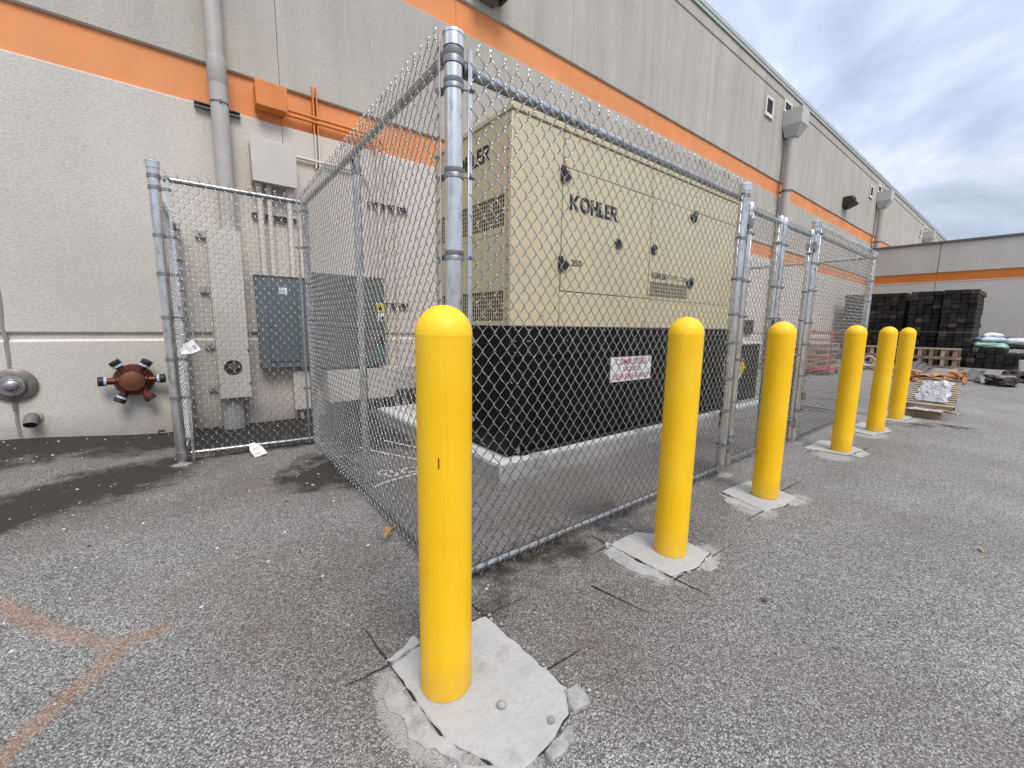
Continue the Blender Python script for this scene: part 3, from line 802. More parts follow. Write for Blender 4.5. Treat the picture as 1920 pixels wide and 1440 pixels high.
# ------------------------------------------------------------------ grey electrical panel
t = thing('electrical_panel', (0.9, 5.5, 1.2), 'slate grey electrical panel under the white junction box, closed door', 'electrical panel')
MB().box(0.635, 1.150, 5.475, 5.638, 0.668, 1.70).build('body', M_panelgrey, t, bevel=0.004)
MB().box(0.625, 1.160, 5.460, 5.638, 1.702, 1.716).build('drip_cap', M_strut, t)
MB().box(0.628, 1.157, 5.462, 5.474, 0.660, 1.690).build('trim', M_panelgrey, t, bevel=0.004)
dr = MB().box(0.722, 1.035, 5.448, 5.461, 0.735, 1.60).build('door', simple('panel door enamel', (0.10, 0.128, 0.14), 0.4, var=0.05), t, bevel=0.004)
mb = MB(); mb.box(0.742, 0.757, 5.43, 5.447, 1.14, 1.20); mb.box(0.744, 0.755, 5.42, 5.43, 1.17, 1.21); mb.build('handle', M_chrome, dr)
MB().box(0.85, 0.935, 5.446, 5.4475, 1.515, 1.585).build('label', M_white, dr)
mb = MB()
for i in range(4):
    mb.box(0.857, 0.857 + 0.07 * (0.9 - 0.15 * (i % 2)), 5.4452, 5.4458, 1.525 + i * 0.014, 1.530 + i * 0.014)
mb.build('label_print', M_blue, dr, smooth=False)

t = thing('small_box', (1.08, 5.58, 0.35), 'small beige box low on the wall beneath the grey electrical panel', 'junction box')
MB().box(0.965, 1.19, 5.545, 5.638, 0.13, 0.60).build('body', M_pinkbeige, t, bevel=0.005)
MB().box(0.96, 1.195, 5.532, 5.544, 0.125, 0.607).build('lid', M_pinkbeige, t, bevel=0.003)
for x in (1.02, 1.10):
    MB().tube([(x, 5.59, 0.605), (x, 5.59, 0.668)], 0.02, 10).build('conduit', M_pinkbeige, t)
MB().tube([(1.05, 5.59, -0.02), (1.05, 5.59, 0.13)], 0.02, 10).build('conduit', M_greypipe, t)

# grey-green cabinet
t = thing('transfer_cabinet', (1.6, 5.4, 1.2), 'large green-grey electrical cabinet behind the side fence, with yellow warning label', 'electrical cabinet')
MB().box(1.175, 2.04, 5.32, 5.638, 0.645, 1.775).build('body', M_cabgrey, t, bevel=0.005)
dr = MB().box(1.19, 2.03, 5.300, 5.319, 0.66, 1.765).build('door', M_cabgrey, t, bevel=0.006)
def trefoil(parent):
    MB().box(1.925, 2.025, 5.297, 5.2985, 1.335, 1.455).build('warning_label', M_yellowlab, parent)
    mb = MB(); mb.add([(1.975, 5.2962, 1.44), (1.937, 5.2962, 1.36), (2.013, 5.2962, 1.36)], [(0, 1, 2)]); mb.build('warning_triangle', M_ink, parent, smooth=False, fix=False)
trefoil(dr)
MB().box(1.94, 2.025, 5.297, 5.2985, 1.235, 1.325).build('label', M_white, dr)
MB().box(1.955, 2.01, 5.2955, 5.2965, 1.245, 1.285).build('label_print', M_ink, dr)
MB().box(1.675, 1.765, 5.297, 5.2985, 1.155, 1.28).build('label', M_white, dr)
MB().box(1.69, 1.75, 5.2955, 5.2965, 1.18, 1.21).build('label_print', M_ink, dr)
MB().lathe([(0, 0), (0.035, 0), (0.035, -0.004), (0, -0.004)], (1.985, 5.2985, 0.83), Y, 16).build('sticker', M_green, dr)
mb = MB(); mb.box(1.965, 1.985, 5.26, 5.2995, 0.93, 1.02); mb.build('handle', M_blackplastic, dr)
MB().box(1.192, 2.028, 5.2985, 5.2995, 1.128, 1.134).build('seam', M_dark, dr)

t = thing('wireway_trough', (2.2, 5.4, 0.4), 'beige wireway box on short legs behind the fence, below the green-grey cabinet', 'wireway')
MB().box(1.30, 2.145, 5.30, 5.638, 0.215, 0.615).build('body', M_beige, t, bevel=0.006)
MB().box(2.152, 3.05, 5.36, 5.638, 0.30, 0.615).build('body', M_beige, t, bevel=0.006)
for x in (1.75, 1.90, 2.02, 2.25, 2.36, 2.7):
    MB().tube([(x, 5.50, 0.0), (x, 5.50, 0.32)], 0.028, 10).build('leg', M_pinkbeige, t)

# ------------------------------------------------------------------ fire department connection
t = thing('fire_connection', (-0.475, YW, 0.6), 'round red-brown fire department connection with six black capped outlets on the wall', 'fire connection')
FC = Vector((-0.475, 0, 0.59))
MB().lathe([(0.0, 5.60), (0.158, 5.637), (0.158, 5.622), (0.145, 5.595), (0.105, 5.56), (0.088, 5.52), (0.103, 5.475), (0.103, 5.455), (0.094, 5.447)], (FC.x, 0, FC.z), Y, 36).build('body', M_red, t)
MB().lathe([(0.094, 5.447), (0.06, 5.438), (0.0, 5.434)], (FC.x, 0, FC.z), Y, 36).build('front_plate', M_redfront, t)
mb = MB(); mb.lathe([(0, 5.428), (0.008, 5.43), (0.008, 5.436)], (FC.x, 0, FC.z), Y, 8); mb.build('centre_bolt', M_redfront, t)
for a, L, red in ((178, 0.252, 0), (3, 0.252, 0), (122, 0.238, 0), (57, 0.238, 0), (240, 0.238, 0), (303, 0.238, 1)):
    d = Vector((math.cos(R(a)), -0.10, math.sin(R(a)))).normalized()
    c = FC + Vector((0, 5.535, 0))
    pt = lambda s: c + d * s
    mb = MB(); mb.lathe([(0.046, 0.05), (0.046, 0.115), (0.040, 0.12), (0.033, 0.125), (0.033, L - 0.055)], c, d, 18); o = mb.build('outlet', M_redpaint if red else M_red, t)
    if not red:
        MB().lathe([(0.044, L - 0.062), (0.045, L - 0.062), (0.045, L - 0.042), (0.036, L - 0.042)], c, d, 18).build('ring', M_capring, o)
    else:
        MB().lathe([(0.044, L - 0.062), (0.045, L - 0.062), (0.045, L - 0.042), (0.036, L - 0.042)], c, d, 18).build('ring', M_redpaint, o)
    MB().lathe([(0.030, L - 0.064), (0.0435, L - 0.064), (0.046, L - 0.041), (0.047, L - 0.005), (0.042, L), (0, L)], c, d, 10).build('cap', M_cap, o)

# ------------------------------------------------------------------ water motor gong and its drain elbow
t = thing('water_gong', (-1.27, YW, 0.6), 'round brass wall plate with a silver dome at the left picture edge', 'alarm gong')
g = (-1.275, 0, 0.595)
MB().lathe([(0.148, 5.636), (0.148, 5.612), (0.140, 5.606), (0.085, 5.600)], g, Y, 32).build('wall_plate', M_gong, t)
MB().lathe([(0.088, 5.604), (0.088, 5.572), (0.080, 5.562), (0.062, 5.560)], g, Y, 32).build('collar', M_chrome, t)
MB().lathe([(0.062, 5.562), (0.056, 5.542), (0.036, 5.526), (0.0, 5.520)], g, Y, 32).build('dome', M_chrome, t)
mb = MB()
for i in range(6):
    z = 0.455 - i * 0.017
    mb.lathe([(0.006, -0.007), (0.009, 0), (0.006, 0.007)], (-1.29, 5.60, z), X if i % 2 else Y, 8)
mb.build('chain', M_gong, t)
t = thing('drain_elbow', (-1.2, YW, 0.25), 'short grey drain elbow sticking out of the wall under the round plate', 'pipe elbow')
p = [(-1.19, 5.637, 0.292), (-1.19, 5.60, 0.292)] + arc((-1.19, 5.60, 0.222), -Y, Z, 0.07, math.pi / 2, math.pi / 4, 6)[1:] + [(-1.19, 5.60 - 0.0495 - 0.035, 0.222 + 0.0495 - 0.035)]
MB().tube(p, 0.045, 18, caps=False).build('elbow', simple('grey plastic pipe', (0.15, 0.155, 0.155), 0.5), t)
MB().lathe([(0, 0), (0.043, 0)], (-1.19, 5.60 - 0.0495 - 0.030, 0.222 + 0.0495 - 0.030), Vector((0, 1, 1)), 18).build('pipe_mouth', M_dark, t)
MB().lathe([(0.062, 5.637), (0.062, 5.622), (0.044, 5.616)], (-1.19, 0, 0.292), Y, 18).build('flange', M_greypipe, t)

# vent far along the wall
t = thing('wall_vent', (13.5, YW, 1.25), 'black louvred vent low on the warehouse wall, seen through the gate', 'vent')
MB().box(13.1, 13.9, 5.57, 5.638, 1.06, 1.48).build('frame', M_lampblack, t, bevel=0.01)
for i in range(6):
    MB().obox((13.5, 5.56, 1.10 + i * 0.068), X, Vector((0, 1, 0.6)).normalized(), Vector((0, -0.6, 1)).normalized(), 0.74, 0.04, 0.008).build('louvre', M_lampblack, t)

# ------------------------------------------------------------------ generator on its pad
GX0, GX1, GY0, GY1 = 1.958, 5.62, 2.545, 3.735
ZP, ZT, ZR = 0.135, 1.20, 2.79
PADX1 = 7.2
t = thing('generator_pad', (4.5, 3.6, 0), 'pale concrete slab with white edges under the tan generator', 'concrete pad')
MB().box(1.79, PADX1, 2.41, 5.05, -0.1, ZP).build('slab', M_slab, t, bevel=0.012)
mb = MB()
mb.box(1.797, 1.93, 2.417, 5.04, ZP - 0.001, ZP + 0.004); mb.box(1.931, PADX1 - 0.02, 2.417, 2.535, ZP - 0.001, ZP + 0.004)
mb.box(1.931, PADX1 - 0.02, 3.75, 5.04, ZP - 0.001, ZP + 0.004)
mb.build('white_edge', M_slabtop, t)
for x in (2.12, 3.52, 5.1):
    mb = MB(); mb.box(x, x + 0.16, 2.402, 2.52, 0.03, ZP + 0.012)
    mb.build('lifting_pocket', M_chip, t, bevel=0.02)

gen = thing('generator', (3.8, 3.1, ZP), 'large tan enclosed standby generator on a black fuel tank behind the chain link fence', 'generator')
# dark inner core that shows in the gaps
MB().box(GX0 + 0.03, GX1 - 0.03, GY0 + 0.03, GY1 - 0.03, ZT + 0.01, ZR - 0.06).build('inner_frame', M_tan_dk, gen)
PT = 0.026
def fpanel(name, x0, x1, z0, z1, hole=None, y=GY0, proud=0.0, bevel=0.003):
    """front-facing sheet panel; hole = (x0, x1, z0, z1)"""
    mb = MB(); ya, yb = y - proud, y + PT
    if hole:
        a, b, c, d = hole
        mb.box(x0, a, ya, yb, z0, z1); mb.box(b, x1, ya, yb, z0, z1); mb.box(a, b, ya, yb, z0, c); mb.box(a, b, ya, yb, d, z1)
        return mb.build(name, M_tan, gen, smooth=False)
    mb.box(x0, x1, ya, yb, z0, z1)
    return mb.build(name, M_tan, gen, bevel=bevel)
g = 0.0035
fpanel('corner_panel', GX0, 2.487 - g, ZT, 2.742)
fpanel('upper_panel', 2.487 + g, 3.72 - g, 2.478 + g, 2.742)
fpanel('upper_panel', 3.72 + g, GX1, 2.478 + g, 2.742)
fpanel('lower_panel', 2.487 + g, 3.72 - g, ZT, 1.492 - g)
fpanel('lower_panel', 3.72 + g, GX1, ZT, 1.492 - g)
d1 = fpanel('door', 2.487 + g, 3.30 - g, 1.492 + g, 2.478 - g, proud=0.004)
fpanel('middle_panel', 3.30 + g, 3.738 - g, 1.492 + g, 2.478 - g)
d2 = fpanel('door', 3.738 + g, 4.545 - g, 1.492 + g, 2.478 - g, hole=(3.768, 4.490, 1.517, 1.670), proud=0.004)
fpanel('end_panel', 4.545 + g, GX1, 1.492 + g, 2.478 - g)
# roof
mb = MB(); mb.box(GX0 - 0.012, GX1 + 0.012, GY0 - 0.014, GY1 + 0.012, 2.746, ZR); mb.build('roof', M_tan, gen, bevel=0.006)
# left (end) face
def lpanel(name, y0, y1, z0, z1, hole=None):
    mb = MB(); xa, xb = GX0, GX0 + PT
    if hole:
        a, b, c, d = hole
        mb.box(xa, xb, y0, a, z0, z1); mb.box(xa, xb, b, y1, z0, z1); mb.box(xa, xb, a, b, z0, c); mb.box(xa, xb, a, b, d, z1)
        return mb.build(name, M_tan, gen, smooth=False)
    mb.box(xa, xb, y0, y1, z0, z1)
    return mb.build(name, M_tan, gen, bevel=0.003)
YA = GY0 + PT + 0.001
lpanel('end_post', YA, 2.600, ZT, 2.742)
lu = lpanel('end_panel', 2.603, 3.690, 1.902, 2.742, (2.632, 3.66, 1.950, 2.188))
ll = lpanel('end_panel', 2.603, 3.690, ZT, 1.898, (2.632, 3.66, 1.228, 1.468))
lpanel('end_post', 3.693, GY1, ZT, 2.742)
MB().box(GX1 - PT, GX1 - 0.0005, YA, GY1, ZT, 2.742).build('end_panel', M_tan, gen, bevel=0.003)
MB().box(GX0 + PT + 0.001, GX1 - PT - 0.001, GY1 - PT, GY1, ZT, 2.742).build('back_panel', M_tan, gen, bevel=0.003)
def grille(o, ax, w, h, nx, nz, depth, parent, nrm):
    """louvred opening: bars across, dark behind"""
    o, ax, nrm = Vector(o), Vector(ax), Vector(nrm)
    mb = MB()
    for i in range(nx + 1):
        c = o + ax * (w * i / nx) + Z * (h / 2) - nrm * 0.006
        mb.obox(c, ax, nrm, Z, 0.0060, 0.005, h)
    for k in range(nz + 1):
        c = o + ax * (w / 2) + Z * (h * k / nz) - nrm * 0.0065
        mb.obox(c, ax, nrm, Z, w, 0.0055, 0.0060)
    return mb.build('grille', M_tan, parent, smooth=False)
grille((GX0, 2.632, 1.950), Y, 1.028, 0.238, 32, 7, 0.03, lu, (-1, 0, 0))
grille((GX0, 2.632, 1.228), Y, 1.028, 0.240, 32, 7, 0.03, ll, (-1, 0, 0))
grille((3.768, GY0 - 0.004, 1.517), X, 0.722, 0.153, 24, 4, 0.03, d2, (0, -1, 0))
# bolts
mb = MB()
for z in (2.66, 2.49, 2.36, 2.20, 2.06, 1.93, 1.80, 1.70, 1.59, 1.48, 1.33, 1.25):
    for y in (2.585, 3.712):
        mb.lathe([(0.009, 0), (0.007, -0.006), (0, -0.007)], (GX0, y, z), X, 7)
for y in np.linspace(2.66, 3.64, 6):
    for z in (1.885, 1.92):
        mb.lathe([(0.006, 0), (0.005, -0.004), (0, -0.005)], (GX0, float(y), z), X, 6)
for x in np.arange(2.1, 5.5, 0.38):
    mb.lathe([(0.007, 0), (0.006, -0.005), (0, -0.006)], (float(x), GY0 - 0.014, 2.758), Y, 6)
for x, zs in ((2.505, (2.69, 2.65, 2.55, 2.51, 1.44, 1.30)), (3.70, (2.70, 2.66, 2.55, 2.51)), (4.56, (2.69, 2.64, 2.54, 2.50)), (3.29, (1.40, 1.28)), (3.69, (1.38, 1.26)), (4.53, (1.36,)), (2.3, (1.28,)), (5.02, (2.40,))):
    for z in zs:
        mb.lathe([(0.007, 0), (0.006, -0.005), (0, -0.006)], (x, GY0, z), Y, 6)
mb.build('bolts', M_bolt, gen, kind='stuff')
# latches and round locks
def latch(x, z, flip, parent):
    s = -1 if flip else 1
    poly = [(-0.035 * s, -0.06), (-0.035 * s, 0.06), (0.005 * s, 0.06), (0.012 * s, 0.03), (0.06 * s, 0.02), (0.08 * s, -0.01), (0.06 * s, -0.035), (0.01 * s, -0.06)]
    mb = MB(); mb.prism(poly, (x, GY0 - 0.005, z), X, Z, -Y, 0.022)
    mb.prism([(-0.03 * s, -0.02), (-0.03 * s, 0.055), (-0.012 * s, 0.055), (-0.012 * s, -0.02)], (x, GY0 - 0.027, z), X, Z, -Y, 0.012)
    mb.build('hinge', M_blackplastic, parent, bevel=0.004)
latch(2.49, 2.418, False, d1); latch(2.49, 1.715, False, d1); latch(4.52, 2.425, True, d2); latch(4.53, 1.712, True, d2)
for x, z, p_ in ((3.225, 1.962, d1), (3.80, 1.985, d2)):
    mb = MB(); mb.lathe([(0, 0), (0.052, 0), (0.052, -0.010), (0.044, -0.016), (0.03, -0.010), (0, -0.010)], (x, GY0 - 0.004, z), Y, 20); mb.build('door_lock', M_blackplastic, p_)

# heavy block lettering of the maker's name
def logo(o, ax, ay, w, h, name, parent, mat=M_ink):
    letters = {
        'K': (0.93, [[(0, 0), (.28, 0), (.28, 1), (0, 1)], [(.285, .52), (.54, .52), (.92, 1), (.58, 1)], [(.285, .515), (.54, .515), (.95, 0), (.60, 0)]]),
        'H': (0.80, [[(0, 0), (.28, 0), (.28, 1), (0, 1)], [(.52, 0), (.80, 0), (.80, 1), (.52, 1)], [(.28, .385), (.52, .385), (.52, .61), (.28, .61)]]),
        'L': (0.60, [[(0, 0), (.28, 0), (.28, 1), (0, 1)], [(.28, 0), (.60, 0), (.60, .23), (.28, .23)]]),
        'E': (0.60, [[(0, 0), (.28, 0), (.28, 1), (0, 1)], [(.28, 0), (.60, 0), (.60, .21), (.28, .21)], [(.28, .40), (.57, .40), (.57, .60), (.28, .60)], [(.28, .79), (.60, .79), (.60, 1), (.28, 1)]]),
    }
    polys = []; x = 0
    for ch in 'KOHLER':
        if ch == 'O':
            n = 28
            for k in range(n):
                a0, a1 = 2 * math.pi * k / n, 2 * math.pi * (k + 1) / n
                f = lambda a, rx, ry: (x + .52 + rx * math.cos(a), .5 + ry * math.sin(a))
                polys.append([f(a0, .23, .27), f(a0, .52, .53), f(a1, .52, .53), f(a1, .23, .27)])
            x += 1.04 + .03
        elif ch == 'R':
            polys.append([(x, 0), (x + .28, 0), (x + .28, 1), (x, 1)])
            n = 10
            ou = [(x + .28, 1), (x + .48, 1)] + [(x + .48 + .29 * math.cos(a), .70 + .30 * math.sin(a)) for a in np.linspace(math.pi / 2, -math.pi / 2, n)][1:-1] + [(x + .48, .40), (x + .28, .40)]
            inn = [(x + .28, .80), (x + .44, .80)] + [(x + .44 + .07 * math.cos(a), .70 + .10 * math.sin(a)) for a in np.linspace(math.pi / 2, -math.pi / 2, n)][1:-1] + [(x + .44, .60), (x + .28, .60)]
            for i in range(len(ou) - 1):
                polys.append([inn[i], ou[i], ou[i + 1], inn[i + 1]])
            polys.append([(x + .285, .395), (x + .56, .395), (x + .86, 0), (x + .54, 0)])
            x += .86 + .03
        else:
            adv, ps = letters[ch]
            polys += [[(x + p[0], p[1]) for p in q] for q in ps]
            x += adv + .035
    tot = x
    o, ax, ay = Vector(o), Vector(ax), Vector(ay); nn = ax.cross(ay) * 0.0012
    mb = MB()
    for q in polys:
        mb.add([o + ax * (p[0] / tot * w) + ay * (p[1] * h) + nn for p in q], [tuple(range(len(q)))])
    return mb.build(name, mat, parent, smooth=False, fix=False)
logo((2.565, GY0 - 0.004, 2.155), X, Z, 0.64, 0.128, 'maker_logo', d1)
logo((GX0, 3.45, 2.475), -Y, Z, 0.63, 0.126, 'maker_logo', lu)
text_obj('®', 'trademark', M_ink, (3.207, GY0 - 0.004, 2.150), X, Z, 0.018, 0.018, d1)
text_obj('250', 'rating_number', M_ink, (2.607, GY0 - 0.004, 1.708), X, Z, 0.135, 0.055, d1, off=0.035)
logo((3.785, GY0 - 0.004, 1.700), X, Z, 0.27, 0.062, 'website_logo', d2)
text_obj('POWER.COM', 'website_print', M_ink, (4.062, GY0 - 0.004, 1.702), X, Z, 0.395, 0.060, d2, off=0.012)
MB().add([(GX0 - 0.001, 2.60, 2.70), (GX0 - 0.001, 2.64, 2.70), (GX0 - 0.001, 2.64, 2.712), (GX0 - 0.001, 2.615, 2.712), (GX0 - 0.001, 2.615, 2.735), (GX0 - 0.001, 2.60, 2.735)],
         [(0, 1, 2, 3, 4, 5)]).build('scratch', M_white, lu, smooth=False, fix=False)

# fuel tank
tk = MB().box(GX0 + 0.004, GX1 - 0.004, GY0 + 0.004, GY1 - 0.004, ZP + 0.006, ZT - 0.004).build('fuel_tank', M_tank, gen, bevel=0.006)
mb = MB(); mb.box(GX0 - 0.004, GX1, GY0 - 0.008, GY0 + 0.0035, 0.948, 0.966); mb.box(GX0 - 0.008, GX0 + 0.0035, GY0, GY1, 0.948, 0.966)
mb.build('tank_seam', M_tank, tk, bevel=0.003)
mb = MB(); mb.box(GX0 + 0.10, GX1 - 0.1, GY0 - 0.045, GY0 + 0.003, ZP + 0.004, ZP + 0.035); mb.build('tank_foot', M_tank, tk, bevel=0.004)
mb = MB()
for x in (2.02, 2.15, 2.17, 2.60, 3.1, 3.6, 4.1):
    for z in (1.165, 1.075, 0.985):
        mb.lathe([(0.008, 0), (0.007, -0.006), (0, -0.007)], (x, GY0 + 0.004, z), Y, 7)
for z in (0.75, 0.45):
    mb.lathe([(0.010, 0), (0.008, -0.006), (0, -0.007)], (1.99, GY0 + 0.004, z), Y, 7)
mb.tube([(2.05, GY0 - 0.03, 0.17), (2.05, GY0 - 0.03, 0.215)], 0.010, 8)
mb.build('tank_bolts', M_boltlight, tk, kind='stuff')
sg = MB().box(3.205, 3.875, GY0 - 0.006, GY0 + 0.003, 0.66, 0.905).build('warning_sign', M_white, gen, bevel=0.001, label='white sign with red capitals on the black tank')
text_obj('COMBUSTIBLE', 'sign_lettering', M_redink, (3.285, GY0 - 0.006, 0.825), X, Z, 0.51, 0.062, sg, off=0.014)
text_obj('LIQUIDS', 'sign_lettering', M_redink, (3.405, GY0 - 0.006, 0.752), X, Z, 0.285, 0.058, sg, off=0.014)
text_obj('KEEP FIRE AWAY', 'sign_lettering', M_redink, (3.24, GY0 - 0.006, 0.678), X, Z, 0.60, 0.058, sg, off=0.014)
# lower tank end right of the enclosure
te = MB().box(GX1 + 0.06, 6.95, GY0 + 0.12, GY1 - 0.004, ZP + 0.006, 0.975).build('tank_extension', M_tank, gen, bevel=0.006)
MB().box(GX1 + 0.06, 6.96, GY0 + 0.10, GY1, 0.977, 1.012).build('tank_rim', M_sill, te, bevel=0.004)
nc = Vector((6.25, GY0 + 0.117, 0.64)); q = 0.115
for (a, b), mt in (((0, 1), M_redink), ((1, 0), M_yellowlab), ((-1, 0), M_blue), ((0, -1), M_white)):
    c = nc + X * a * q + Z * b * q
    MB().prism([(-q * .97, 0), (0, q * .97), (q * .97, 0), (0, -q * .97)], c, X, Z, -Y, 0.002).build('hazard_diamond', mt, te, smooth=False)
text_obj('0', 'hazard_number', M_ink, nc + X * q + Vector((-0.03, -0.003, -0.05)), X, Z, 0.06, 0.10, te)
text_obj('2', 'hazard_number', M_ink, nc + Z * q + Vector((-0.03, -0.003, -0.05)), X, Z, 0.06, 0.10, te)
text_obj('1', 'hazard_number', M_white, nc - X * q + Vector((-0.015, -0.003, -0.05)), X, Z, 0.03, 0.10, te)

# ------------------------------------------------------------------ chain link fences
WX, WZ, WR = 0.0335, 0.0405, 0.0024

def chain_mesh(A, B, nrm, z0, z1, parent, top='twist', r=WR):
    """woven zigzag wires from A to B (2D), with outward normal nrm, between z0 and z1"""
    A, B, nrm = Vector((*A, 0)), Vector((*B, 0)), Vector((*nrm, 0)).normalized()
    L = (B - A).length; d = (B - A) / L
    nw = max(2, round(L / WX)); wx = L / nw
    nl = max(2, round((z1 - z0) / WZ)); wz = (z1 - z0) / nl
    ns = 4
    V, F = [], []
    base = 0
    ang = [math.pi / 4 + k * math.pi / 2 for k in range(ns)]
    for k in range(nw):
        pts = []
        jit = float(rng.normal(0, 0.0012))
        for j in range(nl + 1):
            par = (j + k) % 2
            s = (k + par) * wx + (0.0016 if par else -0.0016) + jit
            z = z0 + j * wz + float(rng.normal(0, 0.0009))
            e = 0.0052
            # strand below this node lies on one face, the strand above on the other
            db = e if par else -e
            cur = 0.004 if par else -0.004
            pts.append((s - cur * 0.2, -db, z - 0.0030)); pts.append((s - cur * 0.2, db, z + 0.0030))
        if top == 'twist':
            last = (nl + k) % 2
        P = np.array([[*(A + d * p[0] + nrm * p[1])[:2], p[2]] for p in pts])
        T = np.gradient(P, axis=0); T /= np.linalg.norm(T, axis=1)[:, None]
        u = np.cross(T, np.array([nrm.x, nrm.y, 0.0])); u /= np.maximum(1e-9, np.linalg.norm(u, axis=1))[:, None]
        w = np.cross(T, u)
        ring = np.stack([P + r * (math.cos(a) * u + math.sin(a) * w) for a in ang], 1)
        V.append(ring.reshape(-1, 3))
        m_ = len(P)
        i0 = np.arange(m_ - 1)[:, None] * ns
        kk = np.arange(ns)[None, :]
        q = np.stack([i0 + kk, i0 + (kk + 1) % ns, i0 + ns + (kk + 1) % ns, i0 + ns + kk], -1).reshape(-1, 4) + base
        F.append(q); base += m_ * ns
    # selvage: twisted barbs on top or closed knuckles
    mb = MB()
    for k in range(0, nw + 1):
        if (nl + k) % 2: continue
        # node where two wires meet on the top line
        s = k * wx; c = A + d * s
        lean = float(rng.normal(0, 0.006)); 
        if top == 'twist':
            hgt = 0.040 + float(rng.normal(0, 0.003))
            for sg in (1, -1):
                path = []
                for i in range(6):
                    a = i * 1.25 + (0 if sg > 0 else math.pi)
                    path.append(c + d * (math.cos(a) * 0.0022 + lean * i / 5) + nrm * (math.sin(a) * 0.0022) + Z * (z1 - 0.002 + hgt * 0.72 * i / 5))
                path.append(c + d * (lean + sg * 0.0095) + nrm * sg * 0.003 + Z * (z1 + hgt))
                mb.tube(path, r * 1.15, 4)
        else:
            path = arc(c + Z * (z1 + 0.012) + d * 0.004, d, Z, 0.008, -2.0, 3.6, 7)
            mb.tube([c + Z * (z1 - 0.004)] + path, r, 4)
    for k in range(0, nw + 1):
        if k % 2: continue
        c = A + d * (k * wx)
        mb.tube([c - d * 0.006 + Z * (z0 + 0.006), c + Z * (z0 - 0.004), c + d * 0.006 + Z * (z0 + 0.006)], r, 4)
    if mb.v:
        V.append(np.array(mb.v)); 
        extra = [tuple(i + base for i in f) for f in mb.f]
    else:
        extra = []
    V = np.concatenate(V); F = np.concatenate(F)
    off = np.array(world_loc(parent)[:])
    me = bpy.data.meshes.new('chain_link')
    V = V - off
    nq = len(F); ex_idx = [i for f in extra for i in f]; ex_len = [len(f) for f in extra]
    loops = np.concatenate([F.ravel(), np.array(ex_idx, int)]) if ex_idx else F.ravel()
    starts = np.concatenate([np.arange(nq) * 4, nq * 4 + np.concatenate([[0], np.cumsum(ex_len)[:-1]])]) if ex_len else np.arange(nq) * 4
    me.vertices.add(len(V)); me.vertices.foreach_set('co', V.ravel())
    me.loops.add(len(loops)); me.loops.foreach_set('vertex_index', loops.astype(np.int32))
    me.polygons.add(len(starts)); me.polygons.foreach_set('loop_start', starts.astype(np.int32))
    me.update(calc_edges=True); me.validate()
    me.materials.append(M_wire); me.shade_smooth()
    o = bpy.data.objects.new('chain_link', me)
    COL.objects.link(o); o.parent = parent
    return tag(o, kind='stuff')

def post(x, y, r, z1, parent, z0=-0.05, name='post'):
    o = MB().tube([(x, y, z0), (x, y, z1 - 0.03)], r, 24).build(name, M_galv, parent)
    MB().lathe([(r + 0.001, z1 - 0.065), (r + 0.0055, z1 - 0.064), (r + 0.0055, z1 - 0.022), (r + 0.008, z1 - 0.020), (r + 0.007, z1 - 0.010), (r * 0.75, z1), (0, z1 + 0.006)], (x, y, 0), Z, 24).build('post_cap', M_galv, o)
    return o

def rail(P0, P1, r, parent, name='top_rail'):
    return MB().tube([P0, P1], r, 16).build(name, M_galv_rail, parent)

def band(x, y, r, z, dirs, parent, h=0.024, lug=0.062, double=False):
    mb = MB()
    mb.lathe([(r + 0.0005, z - h), (r + 0.004, z - h), (r + 0.004, z - 0.002), (r + 0.0025, z), (r + 0.004, z + 0.002), (r + 0.004, z + h), (r + 0.0005, z + h)] if double else
             [(r + 0.0005, z - h / 2), (r + 0.004, z - h / 2), (r + 0.004, z + h / 2), (r + 0.0005, z + h / 2)], (x, y, 0), Z, 24)
    for d in dirs:
        d = Vector((*d, 0)).normalized(); nn = Z.cross(d)
        c = Vector((x, y, z)) + d * (r + lug / 2 - 0.004)
        mb.obox(c, d, nn, Z, lug, 0.011, h * 0.8)
        b = Vector((x, y, z)) + d * (r + lug - 0.010)
        mb.tube([b - nn * 0.018, b + nn * 0.018], 0.0105, 8)
    return mb.build('band', M_band, parent, bevel=0.0)

def tension_bar(x, y, z0, z1, ax, parent):
    ax = Vector((*ax, 0)).normalized()
    return MB().obox((x, y, (z0 + z1) / 2), ax, Z.cross(ax), Z, 0.019, 0.006, z1 - z0).build('tension_bar', M_galv, parent, bevel=0.001)

YF, XL = 1.53, 0.935
CX, CY = 0.885, 1.53
GRP_F = 'chain link fence panels around the generator'
# front panel, corner post to latch post
t = thing('chain_link_fence', (2.1, YF, 0), 'front chain link fence panel between the tall corner post and the gate', 'fence', GRP_F)
cp = post(CX, CY, 0.0355, 2.312, t)
p2 = post(3.425, YF, 0.037, 2.30, t)
rail((CX + 0.06, YF + 0.010, 2.195), (3.39, YF + 0.010, 2.185), 0.0215, t)
MB().lathe([(0.0225, 0), (0.027, 0.004), (0.027, 0.055), (0.0225, 0.058)], (CX + 0.042, YF + 0.01, 2.195), X, 16).build('rail_cup', M_band, t)
rail((CX + 0.04, YF + 0.008, 0.040), (3.39, YF + 0.008, 0.042), 0.019, t, 'bottom_rail')
tension_bar(CX + 0.062, YF - 0.022, 0.03, 2.262, (1, 0), t)
tension_bar(3.345, YF - 0.022, 0.03, 2.24, (1, 0), t)
for z in (2.215, ):
    band(CX, CY, 0.0355, z, [(1, 0.08)], t, h=0.026, lug=0.045, double=True)
for z in (2.120, 1.795, 1.478, 1.13, 0.79, 0.45, 0.13):
    band(CX, CY, 0.0355, z, [(0.93, -0.30), (-0.30, 0.95)], t, h=0.019, lug=0.052, double=True)
